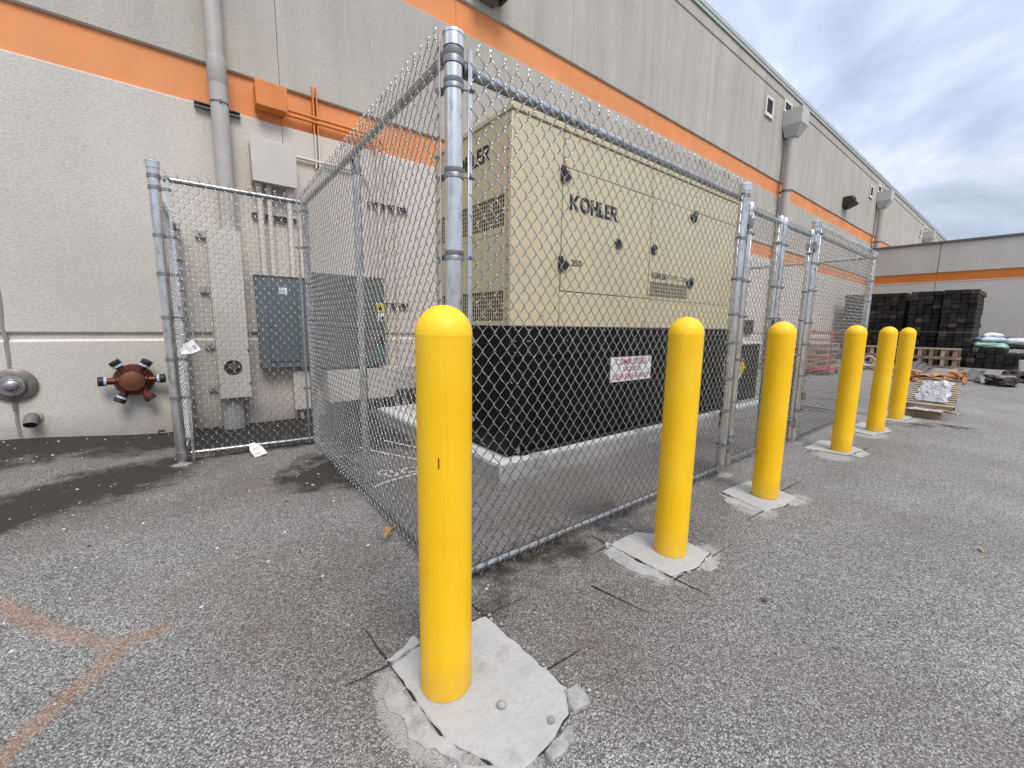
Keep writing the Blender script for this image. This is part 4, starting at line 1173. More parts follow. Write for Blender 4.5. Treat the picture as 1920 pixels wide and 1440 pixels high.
for z in (2.205, 1.89, 1.585, 1.315, 1.09, 0.80, 0.54, 0.25):
    band(3.425, YF, 0.037, z, [(-1, -0.25)], t, h=0.026)
chain_mesh((CX + 0.062, YF - 0.022), (3.345, YF - 0.022), (0, -1), 0.020, 2.262, t)
mb = MB()
for i, x in enumerate(np.arange(1.15, 3.3, 0.42)):
    for z in (2.19, 0.040):
        mb.lathe([(0.0235, -0.0015), (0.0255, -0.0015), (0.0255, 0.0015), (0.0235, 0.0015)], (float(x), YF + 0.009, z), Vector((1, 0.15, 0)), 12)
mb.build('tie_wires', M_wire, t, kind='stuff')

# gate leaves
def gate(x0, x1, label, hinge_left):
    t = thing('gate_leaf', (x0 if hinge_left else x1, YF, 0), label, 'gate', 'double gate of the fence enclosure')
    for x in (x0, x1):
        MB().tube([(x, YF, 0.055), (x, YF, 2.165)], 0.0245, 18).build('frame_upright', M_galv, t)
        MB().lathe([(0.0262, 2.12), (0.029, 2.12), (0.029, 2.168), (0.02, 2.18), (0, 2.183)], (x, YF, 0), Z, 16).build('corner_cap', M_galv, t)
    rail((x0, YF, 2.125), (x1, YF, 2.125), 0.021, t, 'frame_top')
    rail((x0, YF, 0.085), (x1, YF, 0.085), 0.019, t, 'frame_bottom')
    for x in (x0 + 0.038, x1 - 0.038):
        tension_bar(x, YF - 0.012, 0.06, 2.14, (1, 0), t)
    for z in (1.95, 1.58, 1.30, 0.95, 0.6, 0.3):
        for x, s in ((x0, 1), (x1, -1)):
            band(x, YF, 0.0245, z, [(s, -0.3)], t, h=0.022, lug=0.04)
    chain_mesh((x0 + 0.038, YF - 0.014), (x1 - 0.038, YF - 0.014), (0, -1), 0.06, 2.155, t, top='knuckle')
    hx_ = x0 if hinge_left else x1
    s = -1 if hinge_left else 1
    for z in (2.02, 0.22):
        mb = MB(); mb.lathe([(0.026, z - 0.035), (0.031, z - 0.035), (0.031, z + 0.035), (0.026, z + 0.035)], (hx_, YF, 0), Z, 16)
        mb.box(min(hx_, hx_ + s * 0.10), max(hx_, hx_ + s * 0.10), YF - 0.035, YF - 0.028, z - 0.02, z + 0.02)
        mb.tube([(hx_ + s * 0.05, YF - 0.03, z - 0.05), (hx_ + s * 0.05, YF - 0.03, z + 0.05)], 0.012, 8)
        mb.build('gate_hinge', M_band, t)
    return t
gl = gate(3.545, 4.150, 'left gate leaf hung on the stout post beyond the front panel', True)
gr_ = gate(4.245, 4.935, 'right gate leaf, farther one of the narrow gate pair', False)
mb = MB(); mb.box(4.13, 4.27, YF - 0.055, YF - 0.032, 1.20, 1.29); mb.box(4.10, 4.30, YF - 0.075, YF - 0.056, 1.225, 1.25)
mb.tube([(4.16, YF - 0.075, 1.27), (4.16, YF - 0.075, 1.18)], 0.012, 8)
mb.build('latch', M_band, gl, bevel=0.003)

# panel beyond the gate
t = thing('chain_link_fence', (6.2, YF, 0), 'far front chain link panel right of the gate, ending at the far corner post', 'fence', GRP_F)
post(5.06, YF, 0.037, 2.29, t); post(7.37, YF, 0.037, 2.25, t)
rail((5.08, YF + 0.01, 2.165), (7.35, YF + 0.01, 2.165), 0.021, t)
rail((5.08, YF + 0.01, 0.045), (7.35, YF + 0.01, 0.045), 0.019, t, 'bottom_rail')
MB().tube([(5.10, YF - 0.03, 0.50), (7.35, YF + 0.0, 0.20)], 0.0055, 8).build('truss_rod', M_galv_rail, t)
mb = MB(); mb.box(5.09, 5.17, YF - 0.05, YF - 0.01, 0.46, 0.55); mb.build('rod_bracket', M_band, t, bevel=0.003)
for z in (2.17, 1.87, 1.60, 1.27, 1.05, 0.72, 0.35):
    band(5.06, YF, 0.037, z, [(1, -0.3)], t, h=0.026)
    band(7.37, YF, 0.037, z, [(-1, -0.3)], t, h=0.026)
tension_bar(5.14, YF - 0.022, 0.03, 2.22, (1, 0), t)
tension_bar(7.29, YF - 0.022, 0.03, 2.22, (1, 0), t)
chain_mesh((5.14, YF - 0.022), (7.29, YF - 0.022), (0, -1), 0.025, 2.222, t)

# left side panel
t = thing('chain_link_fence', (XL, 2.9, 0), 'left side chain link panel running back from the corner post towards the wall', 'fence', GRP_F)
post(0.925, 4.33, 0.031, 2.345, t)
mp = MB().tube([(0.955, 2.93, -0.05), (0.955, 2.93, 2.20)], 0.026, 18).build('line_post', M_galv, t)
MB().lathe([(0.0265, 2.17), (0.031, 2.17), (0.032, 2.22), (0.026, 2.25), (0.026, 2.30), (0, 2.30)], (0.955, 2.93, 0), Z, 16).build('loop_cap', M_band, mp)
rail((0.90, CY + 0.06, 2.262), (0.925, 4.31, 2.272), 0.0215, t)
rail((0.90, CY + 0.05, 0.040), (0.925, 4.31, 0.030), 0.019, t, 'bottom_rail')
MB().lathe([(0.0225, 0), (0.027, 0.004), (0.027, 0.055), (0.0225, 0.058)], (0.90, CY + 0.042, 2.262), Y, 16).build('rail_cup', M_band, t)
tension_bar(0.853, CY + 0.055, 0.03, 2.31, (0, 1), t)
tension_bar(0.885, 4.26, 0.03, 2.31, (0, 1), t)
for z in (2.20, 1.88, 1.56, 1.22, 0.88, 0.56, 0.2):
    band(0.925, 4.33, 0.031, z, [(-0.25, -1), (-1, 0.05)], t, h=0.024)
chain_mesh((0.853, CY + 0.055), (0.885, 4.26), (-1, 0), 0.015, 2.315, t)

# wing panel parallel to the wall
YWG = 4.36
t = thing('chain_link_fence', (0.4, YWG, 0), 'short chain link panel in front of the electrical panel and the pipe cover', 'fence', GRP_F)
post(-0.125, YWG, 0.038, 2.412, t)
rail((-0.07, YWG, 2.285), (0.90, 4.345, 2.285), 0.021, t)
rail((-0.06, YWG, 0.075), (0.90, 4.345, 0.055), 0.019, t, 'bottom_rail')
tension_bar(-0.045, YWG - 0.022, -0.01, 2.29, (1, 0), t)
tension_bar(0.862, 4.325, 0.02, 2.30, (1, 0), t)
for z in (2.29, 2.205, 1.85, 1.557, 1.215, 0.878, 0.558, 0.20):
    band(-0.125, YWG, 0.038, z, [(1, -0.25)], t, h=0.03)
MB().lathe([(0.0385, 0.10), (0.043, 0.10), (0.043, 0.15), (0.0385, 0.15)], (-0.125, YWG, -0.05), Z, 20).build('sleeve', M_galv, t)
chain_mesh((-0.045, YWG - 0.022), (0.862, 4.325), (0, -1), 0.03, 2.305, t)
# return to the wall
t = thing('chain_link_fence', (-0.05, 5.0, 0), 'narrow chain link return seen almost edge on between outer post and wall', 'fence', GRP_F)
post(-0.03, 5.52, 0.036, 2.17, t)
rail((-0.118, YWG + 0.05, 2.14), (-0.035, 5.50, 2.14), 0.02, t)
tension_bar(-0.113, YWG + 0.085, 0.03, 2.17, (0, 1), t)
tension_bar(-0.045, 5.44, 0.03, 2.15, (0, 1), t)
for z in (2.1, 1.8, 1.5, 1.2, 0.9, 0.6, 0.3):
    band(-0.03, 5.52, 0.036, z, [(-0.15, -1)], t, h=0.024)
chain_mesh((-0.113, YWG + 0.085), (-0.045, 5.44), (-1, 0), 0.05, 2.17, t)
# far side
t = thing('chain_link_fence', (7.38, 3.5, 0), 'far end chain link panel behind the generator, seen through the gate', 'fence', GRP_F)
post(7.38, 5.54, 0.036, 2.25, t)
rail((7.38, YF + 0.05, 2.19), (7.38, 5.52, 2.19), 0.021, t)
rail((7.38, YF + 0.05, 0.05), (7.38, 5.52, 0.05), 0.019, t, 'bottom_rail')
MB().tube([(7.38, 3.5, -0.05), (7.38, 3.5, 2.19)], 0.03, 14).build('line_post', M_galv, t)
chain_mesh((7.40, YF + 0.08), (7.40, 5.46), (1, 0), 0.03, 2.235, t, r=0.0019)

# paper tags
def paper_tag(c, ax, ay, w, h, label, curl):
    t = thing('paper_tag', c, label, 'tag', 'paper tags left on the fence')
    c, ax, ay = Vector(c), Vector(ax).normalized(), Vector(ay).normalized(); nn = ax.cross(ay)
    mb = MB(); n = 6
    vs, fs = [], []
    for i in range(n + 1):
        for j in range(n + 1):
            a, b = i / n - .5, j / n
            ww = w * (0.35 + 0.65 * min(1, (1 - b) * 2.2))
            vs.append(c + ax * (a * ww) + ay * (b * h) + nn * (curl * (a * a + 0.6 * b * b) + 0.003 * math.sin(9 * a + 5 * b)))
    for i in range(n):
        for j in range(n):
            fs.append((i * (n + 1) + j, (i + 1) * (n + 1) + j, (i + 1) * (n + 1) + j + 1, i * (n + 1) + j + 1))
    mb.add(vs, fs); o = mb.build('paper', M_white, t, fix=False)
    pr = MB()
    for k in range(8):
        a0 = -0.30 + k * 0.05; ww = 0.012 + 0.014 * (k % 3 == 0)
        pts = []
        for a, b in ((a0, 0.10), (a0 + ww, 0.10), (a0 + ww, 0.30), (a0, 0.30)):
            pts.append(c + ax * (a * w) + ay * (b * h) + nn * (curl * (a * a + 0.6 * b * b) + 0.003 * math.sin(9 * a + 5 * b) + 0.0018))
        pr.add(pts, [(0, 1, 2, 3)])
    for k in range(3):
        b0 = 0.42 + 0.08 * k
        pts = []
        for a, b in ((-0.25, b0), (0.10 + 0.06 * k, b0), (0.10 + 0.06 * k, b0 + 0.03), (-0.25, b0 + 0.03)):
            pts.append(c + ax * (a * w) + ay * (b * h) + nn * (curl * (a * a + 0.6 * b * b) + 0.003 * math.sin(9 * a + 5 * b) + 0.0018))
        pr.add(pts, [(0, 1, 2, 3)])
    pr.build('print', simple('faded print', (0.15, 0.17, 0.22), 0.7), o, smooth=False, fix=False)
paper_tag((0.045, 4.30, 1.0), (-0.5, 0.08, 0.85), (-0.85, 0, -0.5), 0.095, 0.125, 'white paper tag hanging on the left fence post side, above the fire connection', 0.02)
paper_tag((0.43, 4.17, 0.012), (0.85, 0.05, 0.18), (-0.38, 0.55, 0.62), 0.10, 0.14, 'white paper tag dangling below the bottom rail of the short panel', 0.02)

# ------------------------------------------------------------------ bollards and their cement patches
bol = [(0.597, 1.094), (1.967, 1.100), (3.203, 1.098), (5.075, 1.108), (6.453, 1.110), (7.622, 1.114)]
BLAB = ['nearest yellow bollard, tall in the middle foreground, with a small dark nick in its side',
        'second yellow bollard, in front of the generator sign, on a ragged cement patch',
        'third yellow bollard, in front of the fence gate',
        'fourth yellow bollard, in front of the far fence panel',
        'fifth yellow bollard, between the fence corner and the farthest bollard',
        'farthest yellow bollard, just in front of the tilted slatted pallet']
prof = [(0.0838, 0.012), (0.0838, 1.162), (0.0848, 1.168)] + [(0.0848 * math.cos(a), 1.168 + 0.088 * math.sin(a)) for a in np.linspace(0, math.pi / 2, 14)[:-1]] + [(0, 1.256)]
mb_s = MB().lathe([(0.076, 0.012)] + prof, (0, 0, 0), Z, 56)
first = thing('bollard', (0, 0, 0), BLAB[0], 'bollard', 'yellow bollards in front of the fence')
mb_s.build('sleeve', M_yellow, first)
MB().tube([(0, 0, -0.02), (0, 0, 0.02)], 0.0785, 32).build('steel_pipe', M_crack, first)
for i, (x, y) in enumerate(bol):
    b = first if i == 0 else copy_tree(first)
    if i: b['label'] = BLAB[i]
    b.location = (x, y, 0.0)
# the nick on the nearest sleeve
d = Vector((-0.601, -1.104, 0)).normalized(); d = Matrix.Rotation(R(-12), 3, 'Z') @ d
c = Vector(bol[0] + (0.80,)) + d * 0.0838
MB().obox(c, Z.cross(d), d, Z, 0.004, 0.003, 0.032).build('nick', simple('nick shadow', (0.12, 0.06, 0.01), 0.8), first)
# moulded letters on the second
sec = [o for o in bpy.data.objects if o.get('label') == BLAB[1]][0]
for k, s_ in enumerate('LSG'):
    a = math.atan2(-1.100, -1.967) + R(24) + R(6.5) * k
    nn = Vector((math.cos(a), math.sin(a), 0)); tx = Z.cross(nn)
    text_obj(s_, 'moulded_letter', M_yellow, Vector(bol[1] + (0.95,)) + nn * 0.0840, Vector((tx.x, tx.y, 0)), Z, 0.009, 0.016, sec, off=0.01, ext=0.0008)

def ragged(poly, step, amp, seed):
    rr = random.Random(seed); out = []
    for (ax, ay), (bx, by) in zip(poly, poly[1:] + poly[:1]):
        L = math.hypot(bx - ax, by - ay); n = max(1, int(L / step))
        for i in range(n):
            t = i / n; k = amp if i else amp * 0.4
            out.append((ax + (bx - ax) * t + rr.uniform(-k, k), ay + (by - ay) * t + rr.uniform(-k, k)))
    return out

def patch(i, slab, smears, cuts, label, chips=()):
    x, y = bol[i]
    t = thing('cement_patch', (x, y, 0), label, 'cement patch', 'cement patches around the bollards')
    MB().prism(ragged(slab, 0.028, 0.0045, 10 + i), (0, 0, -0.03), X, Y, Z, 0.040).build('slab', M_patch, t, bevel=0.004)
    for k, (s, hz_) in enumerate(smears):
        MB().prism(ragged(s, 0.022, 0.011, 50 + i * 7 + k), (0, 0, -0.02), X, Y, Z, 0.02 + hz_).build('smear', M_patch if k == 2 else M_smear, t, bevel=0.002)
    for k, s in enumerate(chips):
        MB().prism(ragged(s, 0.02, 0.007, 150 + i * 7 + k), (0, 0, -0.02), X, Y, Z, 0.036).build('broken_chip', M_chip, t, bevel=0.006)
    cxm = sum(p[0] for p in slab) / len(slab); cym = sum(p[1] for p in slab) / len(slab)
    grown = []
    for p in ragged(slab, 0.05, 0.004, 10 + i):
        l_ = math.hypot(p[0] - cxm, p[1] - cym)
        grown.append((cxm + (p[0] - cxm) * (l_ + 0.003) / l_, cym + (p[1] - cym) * (l_ + 0.003) / l_))
    MB().prism(grown, (0, 0, -0.03), X, Y, Z, 0.0335).build('joint_gap', M_crack, t)
    cb = MB(); rc = random.Random(400 + i)
    edge = slab + [slab[0]]
    for k in range(70 if i < 3 else 30):
        q_ = rc.randrange(len(slab)); u_ = rc.random(); dd_ = abs(rc.gauss(0, 0.022))
        ex = edge[q_][0] + (edge[q_ + 1][0] - edge[q_][0]) * u_; ey = edge[q_][1] + (edge[q_ + 1][1] - edge[q_][1]) * u_
        cxm = sum(p[0] for p in slab) / len(slab); cym = sum(p[1] for p in slab) / len(slab)
        ov = Vector((ex - cxm, ey - cym, 0)).normalized()
        c_ = Vector((ex, ey, 0)) + ov * dd_
        sz_ = 0.0025 + abs(rc.gauss(0, 0.0045)); an = rc.uniform(0, 6.28)
        a1, a2 = Vector((math.cos(an), math.sin(an), 0)), Vector((-math.sin(an), math.cos(an), 0))
        cb.add([c_ + v for v in (a1 * sz_ * 1.5, a2 * sz_, -a1 * sz_ * 1.1, -a2 * sz_ * 1.2, a1 * sz_ * 0.5 + Z * sz_, -a1 * sz_ * 0.4 + a2 * sz_ * 0.3 + Z * sz_ * 0.9)],
               [(0, 1, 4), (1, 5, 4), (1, 2, 5), (2, 3, 5), (3, 4, 5), (3, 0, 4)])
    cb.build('crumbs', M_chip, t, smooth=False, kind='stuff')
    mb = MB()
    for k, (a, b) in enumerate(cuts):
        av, bv = Vector((*a, 0)), Vector((*b, 0)); dd = (bv - av).normalized(); nn = Z.cross(dd)
        n = 9; rr = random.Random(i * 31 + k)
        l_, r_ = [], []
        for q_ in range(n + 1):
            p = av.lerp(bv, q_ / n) + nn * rr.uniform(-0.002, 0.002)
            wd = (0.0035 + rr.uniform(0, 0.002)) * (1 - 0.7 * q_ / n)
            l_.append(p + nn * wd); r_.append(p - nn * wd)
        vs = [v + Z * (0.0045 + ground_z(v.x, v.y)) for v in l_ + r_]
        mb.add(vs, [(q_, q_ + 1, n + 2 + q_, n + 1 + q_) for q_ in range(n)])
    if mb.v: mb.build('saw_cut', M_crack, t, smooth=False, fix=True)
    return t
patch(0, [(0.88, 1.275), (0.905, 0.83), (0.845, 0.765), (0.72, 0.73), (0.60, 0.725), (0.50, 0.93), (0.475, 1.27), (0.62, 1.30)],
      [([(0.405, 1.17), (0.465, 1.23), (0.49, 0.95), (0.53, 0.86), (0.50, 0.83), (0.43, 0.98)], 0.006), ([(0.50, 0.85), (0.60, 0.74), (0.58, 0.70), (0.48, 0.78)], 0.004), ([(0.47, 1.30), (0.60, 1.36), (0.61, 1.31), (0.50, 1.28)], 0.008)],
      [((0.88, 1.28), (0.885, 1.52)), ((0.80, 1.29), (1.10, 1.285)), ((0.91, 0.93), (1.07, 0.92)), ((0.47, 1.28), (0.32, 1.285)), ((0.475, 1.28), (0.46, 1.52)), ((0.60, 0.74), (0.62, 0.60))],
      'large cement patch under the nearest bollard with broken grey corners',
      chips=([(0.885, 0.83), (0.945, 0.825), (0.925, 0.745), (0.86, 0.755)], [(0.70, 0.72), (0.82, 0.735), (0.80, 0.69), (0.70, 0.685)]))
patch(1, [(1.75, 1.33), (1.98, 1.335), (2.115, 1.20), (2.12, 0.96), (1.93, 0.93), (1.76, 0.97)],
      [([(1.66, 1.30), (1.74, 1.33), (1.75, 1.02), (1.72, 0.97), (1.65, 1.1)], 0.004), ([(1.95, 0.93), (2.1, 0.95), (2.08, 0.88), (1.96, 0.87)], 0.004)],
      [((2.12, 1.22), (2.45, 1.215)), ((2.12, 0.95), (2.13, 1.30)), ((1.76, 0.96), (1.775, 0.78)), ((1.75, 0.945), (2.32, 0.93)), ((1.74, 1.34), (1.60, 1.34)), ((1.75, 1.34), (1.77, 1.50)), ((1.40, 1.16), (1.45, 0.88))],
      'ragged cement patch under the second bollard, crossed by saw cuts')
patch(2, [(3.02, 1.32), (3.38, 1.30), (3.45, 1.22), (3.36, 0.95), (3.12, 0.945), (2.93, 1.0)],
      [([(2.86, 1.20), (2.98, 1.30), (3.0, 1.0), (2.92, 0.94)], 0.004), ([(3.2, 0.95), (3.38, 0.96), (3.36, 0.88), (3.2, 0.90)], 0.004)],
      [((3.40, 1.06), (3.80, 1.05)), ((3.36, 0.95), (3.36, 0.80)), ((3.36, 1.1), (3.47, 1.30)), ((2.93, 1.0), (2.7, 1.01))],
      'cement patch under the third bollard beside the gate')
patch(3, [(4.87, 1.36), (5.38, 1.36), (5.46, 1.22), (5.30, 0.98), (4.95, 1.02)], [([(5.0, 1.0), (5.3, 0.98), (5.2, 0.90), (5.0, 0.92)], 0.004)],
      [((5.34, 0.98), (5.62, 0.95)), ((5.30, 0.98), (5.28, 0.80)), ((4.87, 1.3), (4.6, 1.28))], 'cement patch under the fourth bollard')
patch(4, [(6.22, 1.35), (6.92, 1.33), (6.98, 1.14), (6.62, 0.98), (6.15, 1.06)], [], [((6.65, 0.98), (6.72, 0.82)), ((6.95, 1.1), (7.2, 1.05))], 'cement patch under the fifth bollard')
patch(5, [(7.42, 1.35), (8.28, 1.32), (8.3, 1.08), (7.9, 0.98), (7.40, 1.05)], [], [((7.9, 0.98), (7.95, 0.75))], 'cement patch under the farthest bollard')

# loose stones lying on the near patch
for i, (x, y, s, lab) in enumerate(((0.690, 0.905, 0.016, 'grey pebble on the cement patch right of the nearest bollard'), (0.78, 0.775, 0.013, 'small pebble near the broken corner of the near cement patch'))):
    bm = bmesh.new(); bmesh.ops.create_icosphere(bm, subdivisions=2, radius=s)
    for v in bm.verts:
        k = 1 + 0.35 * mnoise.noise(v.co * 70 + Vector((i * 5, 0, 0)))
        v.co = Vector((v.co.x * k, v.co.y * k * 0.8, v.co.z * k * 0.6))
    me = bpy.data.meshes.new('pebble'); bm.to_mesh(me); bm.free(); me.materials.append(M_chip); me.shade_smooth()
    o = bpy.data.objects.new('pebble', me); COL.objects.link(o); o.location = (x, y, 0.010 + s * 0.5)
    tag(o, lab, 'pebble', 'pebbles on the near cement patch')

# scattered grit
def grit():
    mb = MB(); rr = random.Random(3)
    tmp = []
    for i in range(420):
        u = rr.random()
        if u < 0.45: x, y = rr.uniform(-1.5, 1.0), rr.uniform(3.2, 5.6)
        elif u < 0.75: x, y = rr.uniform(-0.9, 1.2), rr.uniform(1.2, 3.6)
        elif u < 0.9: x, y = rr.uniform(0.35, 1.1), rr.uniform(0.6, 1.5)
        else: x, y = rr.uniform(1.0, 5.0), rr.uniform(0.3, 1.7)
        s = abs(rr.gauss(0.0, 0.0035)) + 0.0022
        if y < 2: s *= 0.7
        z = float(ground_z(x, y))
        a = rr.uniform(0, 6.28)
        ax = Vector((math.cos(a), math.sin(a), 0)); ay = Z.cross(ax)
        vs = [ax * s * 1.3, ay * s, -ax * s, -ay * s * 0.9, Z * s * 0.8, -Z * s * 0.4]
        mb.add([Vector((x, y, z + 0.2 * s)) + v for v in vs], [(0, 1, 4), (1, 2, 4), (2, 3, 4), (3, 0, 4), (1, 0, 5), (2, 1, 5), (3, 2, 5), (0, 3, 5)])
    o = mb.build('gravel', M_stone, None, smooth=False)
    tag(o, 'pale grit scattered over the asphalt', kind='stuff')
grit()

# leaves
def leaf(x, y, s, rot, mat, label, z=None, up=0.35):
    mb = MB(); n = 7; c, s_ = math.cos(rot), math.sin(rot)
    vs, fs = [], []
    for i in range(n + 1):
        t_ = i / n; w = math.sin(math.pi * t_ ** 0.85) * 0.42
        for j in (-1, -0.5, 0, 0.5, 1):
            lx, ly = (t_ - 0.5) * 2 * s, j * w * s
            vs.append((x + lx * c - ly * s_, y + lx * s_ + ly * c, (0.006 if z is None else z) + abs(j) * up * s * w * 2 + 0.08 * s * math.sin(t_ * 4)))
    for i in range(n):
        for j in range(4):
            a = i * 5 + j; fs.append((a, a + 5, a + 6, a + 1))
    mb.add(vs, fs)
    o = mb.build('leaf', mat, None, fix=False)
    tag(o, label, 'leaf', 'fallen leaves on the asphalt')
leaf(1.93, 0.62, 0.022, 2.2, M_leaf, 'curled dark brown leaf on open asphalt near the second bollard')
leaf(0.80, 2.10, 0.055, 0.7, M_leaf2, 'crumpled tan leaf caught at the foot of the side fence', z=0.04, up=0.8)
leaf(3.38, 0.06, 0.03, 0.2, M_leaf2, 'flat tan leaf on the asphalt at the right side of the picture')
leaf(-0.30, 5.55, 0.05, 1.0, M_leaf, 'brown leaf lying against the wall foot left of the fence', z=0.03, up=0.6)

# spray paint marks behind the side fence
def ribbon(pts, w, closed=False):
    mb = MB(); n = len(pts); rr = random.Random(len(pts))
    L, Rr = [], []
    for i, p in enumerate(pts):
        a = Vector((*pts[i - 1 if (i or closed) else 0], 0)); b = Vector((*pts[(i + 1) % n if (i < n - 1 or closed) else i], 0))
        d = (b - a).normalized(); nn = Z.cross(d); c = Vector((*p, 0.004))
        ww = w * rr.uniform(0.75, 1.15)
        L.append(c + nn * ww); Rr.append(c - nn * ww)
    m_ = n if closed else n - 1
    mb.add(L + Rr, [(i, (i + 1) % n, n + (i + 1) % n, n + i) for i in range(m_)])
    return mb
circ = lambda cx, cy, rx, ry, n=18: [(cx + rx * math.cos(2 * math.pi * i / n), cy + ry * math.sin(2 * math.pi * i / n)) for i in range(n)]
t = thing('paint_mark', (1.2, 3.1, 0), 'white spray painted survey figures and lines on the asphalt inside the fence', 'painted marking')
ribbon(circ(1.36, 3.08, 0.075, 0.055), 0.014, True).build('painted_loop', M_paintmark, t, smooth=False)
ribbon(circ(1.165, 3.14, 0.055, 0.045), 0.013, True).build('painted_loop', M_paintmark, t, smooth=False)
ribbon(circ(1.20, 3.06, 0.045, 0.035), 0.013, True).build('painted_loop', M_paintmark, t, smooth=False)
for pl in ([(0.99, 2.89), (1.08, 2.93), (1.17, 2.95), (1.36, 2.97), (1.6, 3.0)], [(1.22, 3.95), (1.3, 3.75), (1.39, 3.55), (1.52, 3.29)], [(1.5, 4.05), (1.6, 3.8), (1.70, 3.55)]):
    ribbon(pl, 0.014).build('painted_line', M_paintmark, t, smooth=False)

# ------------------------------------------------------------------ railway ties stacked at the yard end
def tie_mesh(name, mat, L=2.55, seed=0):
    rr = random.Random(seed)
    mb = MB(); mb.box(0, L, -0.100, 0.100, -0.078, 0.078)
    me = mb.mesh(name, mat, bevel=0.008)
    return me
TIES = [tie_mesh('railroad_tie', M_tie), tie_mesh('railroad_tie', M_tie2), tie_mesh('railroad_tie', M_tie3), tie_mesh('railroad_tie', M_tie)]
rt = random.Random(11)
ORD = ['first', 'second', 'third', 'fourth', 'fifth', 'sixth', 'seventh', 'eighth', 'ninth', 'tenth', 'eleventh', 'twelfth', 'thirteenth', 'fourteenth', 'fifteenth', 'sixteenth']
def tie_stack(x0, ys, z0, rows, label, group, skip=()):
    for j in range(rows):
        for i, y in enumerate(ys):
            if (i, j) in skip: continue
            u = rt.random()
            me = TIES[0] if u < 0.66 else (TIES[1] if u < 0.90 else TIES[2])
            o = bpy.data.objects.new('railroad_tie', me); COL.objects.link(o)
            o.location = (x0 + rt.uniform(-0.05, 0.05), y + rt.uniform(-0.006, 0.006), z0 + 0.078 + j * 0.1645 )
            o.rotation_euler = (0, 0, R(rt.uniform(-0.5, 0.5)))
            tag(o, 'railroad tie in the %s, %s row from the top, %s from the left' % (label, ORD[rows - 1 - j], ORD[len(ys) - 1 - i]), 'railroad tie', group)
tie_stack(21.35, [1.60 + 0.21 * i for i in range(4)], 0.06, 16, 'right-hand tall stack', 'railroad ties in the right-hand tall stack')
tie_stack(21.60, [2.50 + 0.21 * i for i in range(4)], 0.06, 16, 'middle tall stack', 'railroad ties in the middle tall stack')
tie_stack(21.90, [3.50 + 0.212 * i for i in range(9)], 0.06, 16, 'left tall stack', 'railroad ties in the left tall stack')
tie_stack(21.15, [0.36 + 0.213 * i for i in range(6)], 0.02, 4, 'low sack-topped stack', 'railroad ties in the low stack', skip={(0, 3), (1, 3), (5, 3)})

# ------------------------------------------------------------------ pallets in front of the ties
def pallet(loc, rotz, label, group, L=1.25, W=1.05, h=0.155, mat=None, boards=7):
    t = thing('pallet', loc, label, 'pallet', group); t.rotation_euler = (0, 0, rotz)
    mat = mat or M_wood
    def part(name, *b):
        o = MB().box(*b).build(name, mat, None, bevel=0.003); o.parent = t; return o
    for i in range(boards):
        y = -L / 2 + (L - 0.10) * i / (boards - 1)
        part('top_board', -W / 2, W / 2, y, y + 0.10, h - 0.02, h)
    for i in range(3):
        y = -L / 2 + (L - 0.12) * i / 2
        part('bottom_board', -W / 2, W / 2, y, y + 0.12, 0.0, 0.018)
    for x in (-W / 2, -0.025, W / 2 - 0.05):
        part('stringer', x, x + 0.05, -L / 2, L / 2, 0.019, h - 0.021)
    return t
def block_pallet(x, y, z, label):
    """block pallet: seen from the yard it shows deck board, row of blocks, skid"""
    t = thing('pallet', (x, y, z), label, 'pallet', 'wooden pallets in front of the tie stacks')
    for i in range(6):
        MB().box(x + i * 0.19, x + i * 0.19 + 0.14, y - 0.62, y + 0.62, z + 0.27, z + 0.31).build('deck_board', M_wood, t, bevel=0.003)
    for xx in (x + 0.02, x + 0.97):
        for k in range(5):
            yy = y - 0.60 + k * 0.28
            MB().box(xx, xx + 0.10, yy, yy + 0.10, z + 0.045, z + 0.269).build('block', M_woodpale if k % 2 else M_wood, t, bevel=0.004)
        MB().box(xx, xx + 0.10, y - 0.62, y + 0.62, z + 0.0, z + 0.044).build('skid', M_wood, t, bevel=0.003)
for y, nm in ((2.25, 'right'), (3.53, 'left')):
    block_pallet(20.0, y, 0.02, 'lower %s pallet of the two-high row in front of the black ties' % nm)
    block_pallet(20.02, y + 0.02, 0.335, 'upper %s pallet of the two-high row in front of the black ties' % nm)

# sacks on the low tie stack
def sack(loc, sx, sy, sz, mat, label, seed, rot=0):
    bm = bmesh.new(); bmesh.ops.create_cube(bm, size=2)
    bmesh.ops.subdivide_edges(bm, edges=bm.edges, cuts=7, use_grid_fill=True)
    for v in bm.verts:
        c = v.co.copy()
        r_ = max(abs(c.x), abs(c.y))
        puff = (1 - abs(c.x) ** 3.5) * (1 - abs(c.y) ** 3.5)
        z = c.z * (0.18 + 0.82 * max(0, puff) ** 0.5)
        k = mnoise.noise(Vector((c.x * 1.6, c.y * 1.6, c.z + seed * 3.7)))
        k2 = mnoise.noise(Vector((c.x * 5, c.y * 5, seed * 1.3)))
        v.co = Vector((c.x * sx * (1 + 0.06 * k2), c.y * sy * (1 + 0.06 * k), z * sz * (1 + 0.5 * k) + sz * 0.25 * k2))
    me = bpy.data.meshes.new('sack'); bm.to_mesh(me); bm.free(); me.materials.append(mat); me.shade_smooth()
    o = bpy.data.objects.new('sack', me); COL.objects.link(o); o.location = loc; o.rotation_euler = (0, 0, rot)
    tag(o, label, 'sack', 'sacks lying on the low tie stack')
sack((21.75, 1.13, 0.80), 0.38, 0.36, 0.11, M_baggreen, 'pale green sack at the bottom of the sack heap', 1, 0.2)
sack((21.75, 0.92, 0.74), 0.40, 0.30, 0.09, M_baggreen, 'flat green sack hanging over the front of the low tie stack', 2, -0.2)
sack((21.85, 1.10, 0.97), 0.38, 0.33, 0.10, M_bagblue, 'pale blue sack in the middle of the sack heap', 3, 0.4)
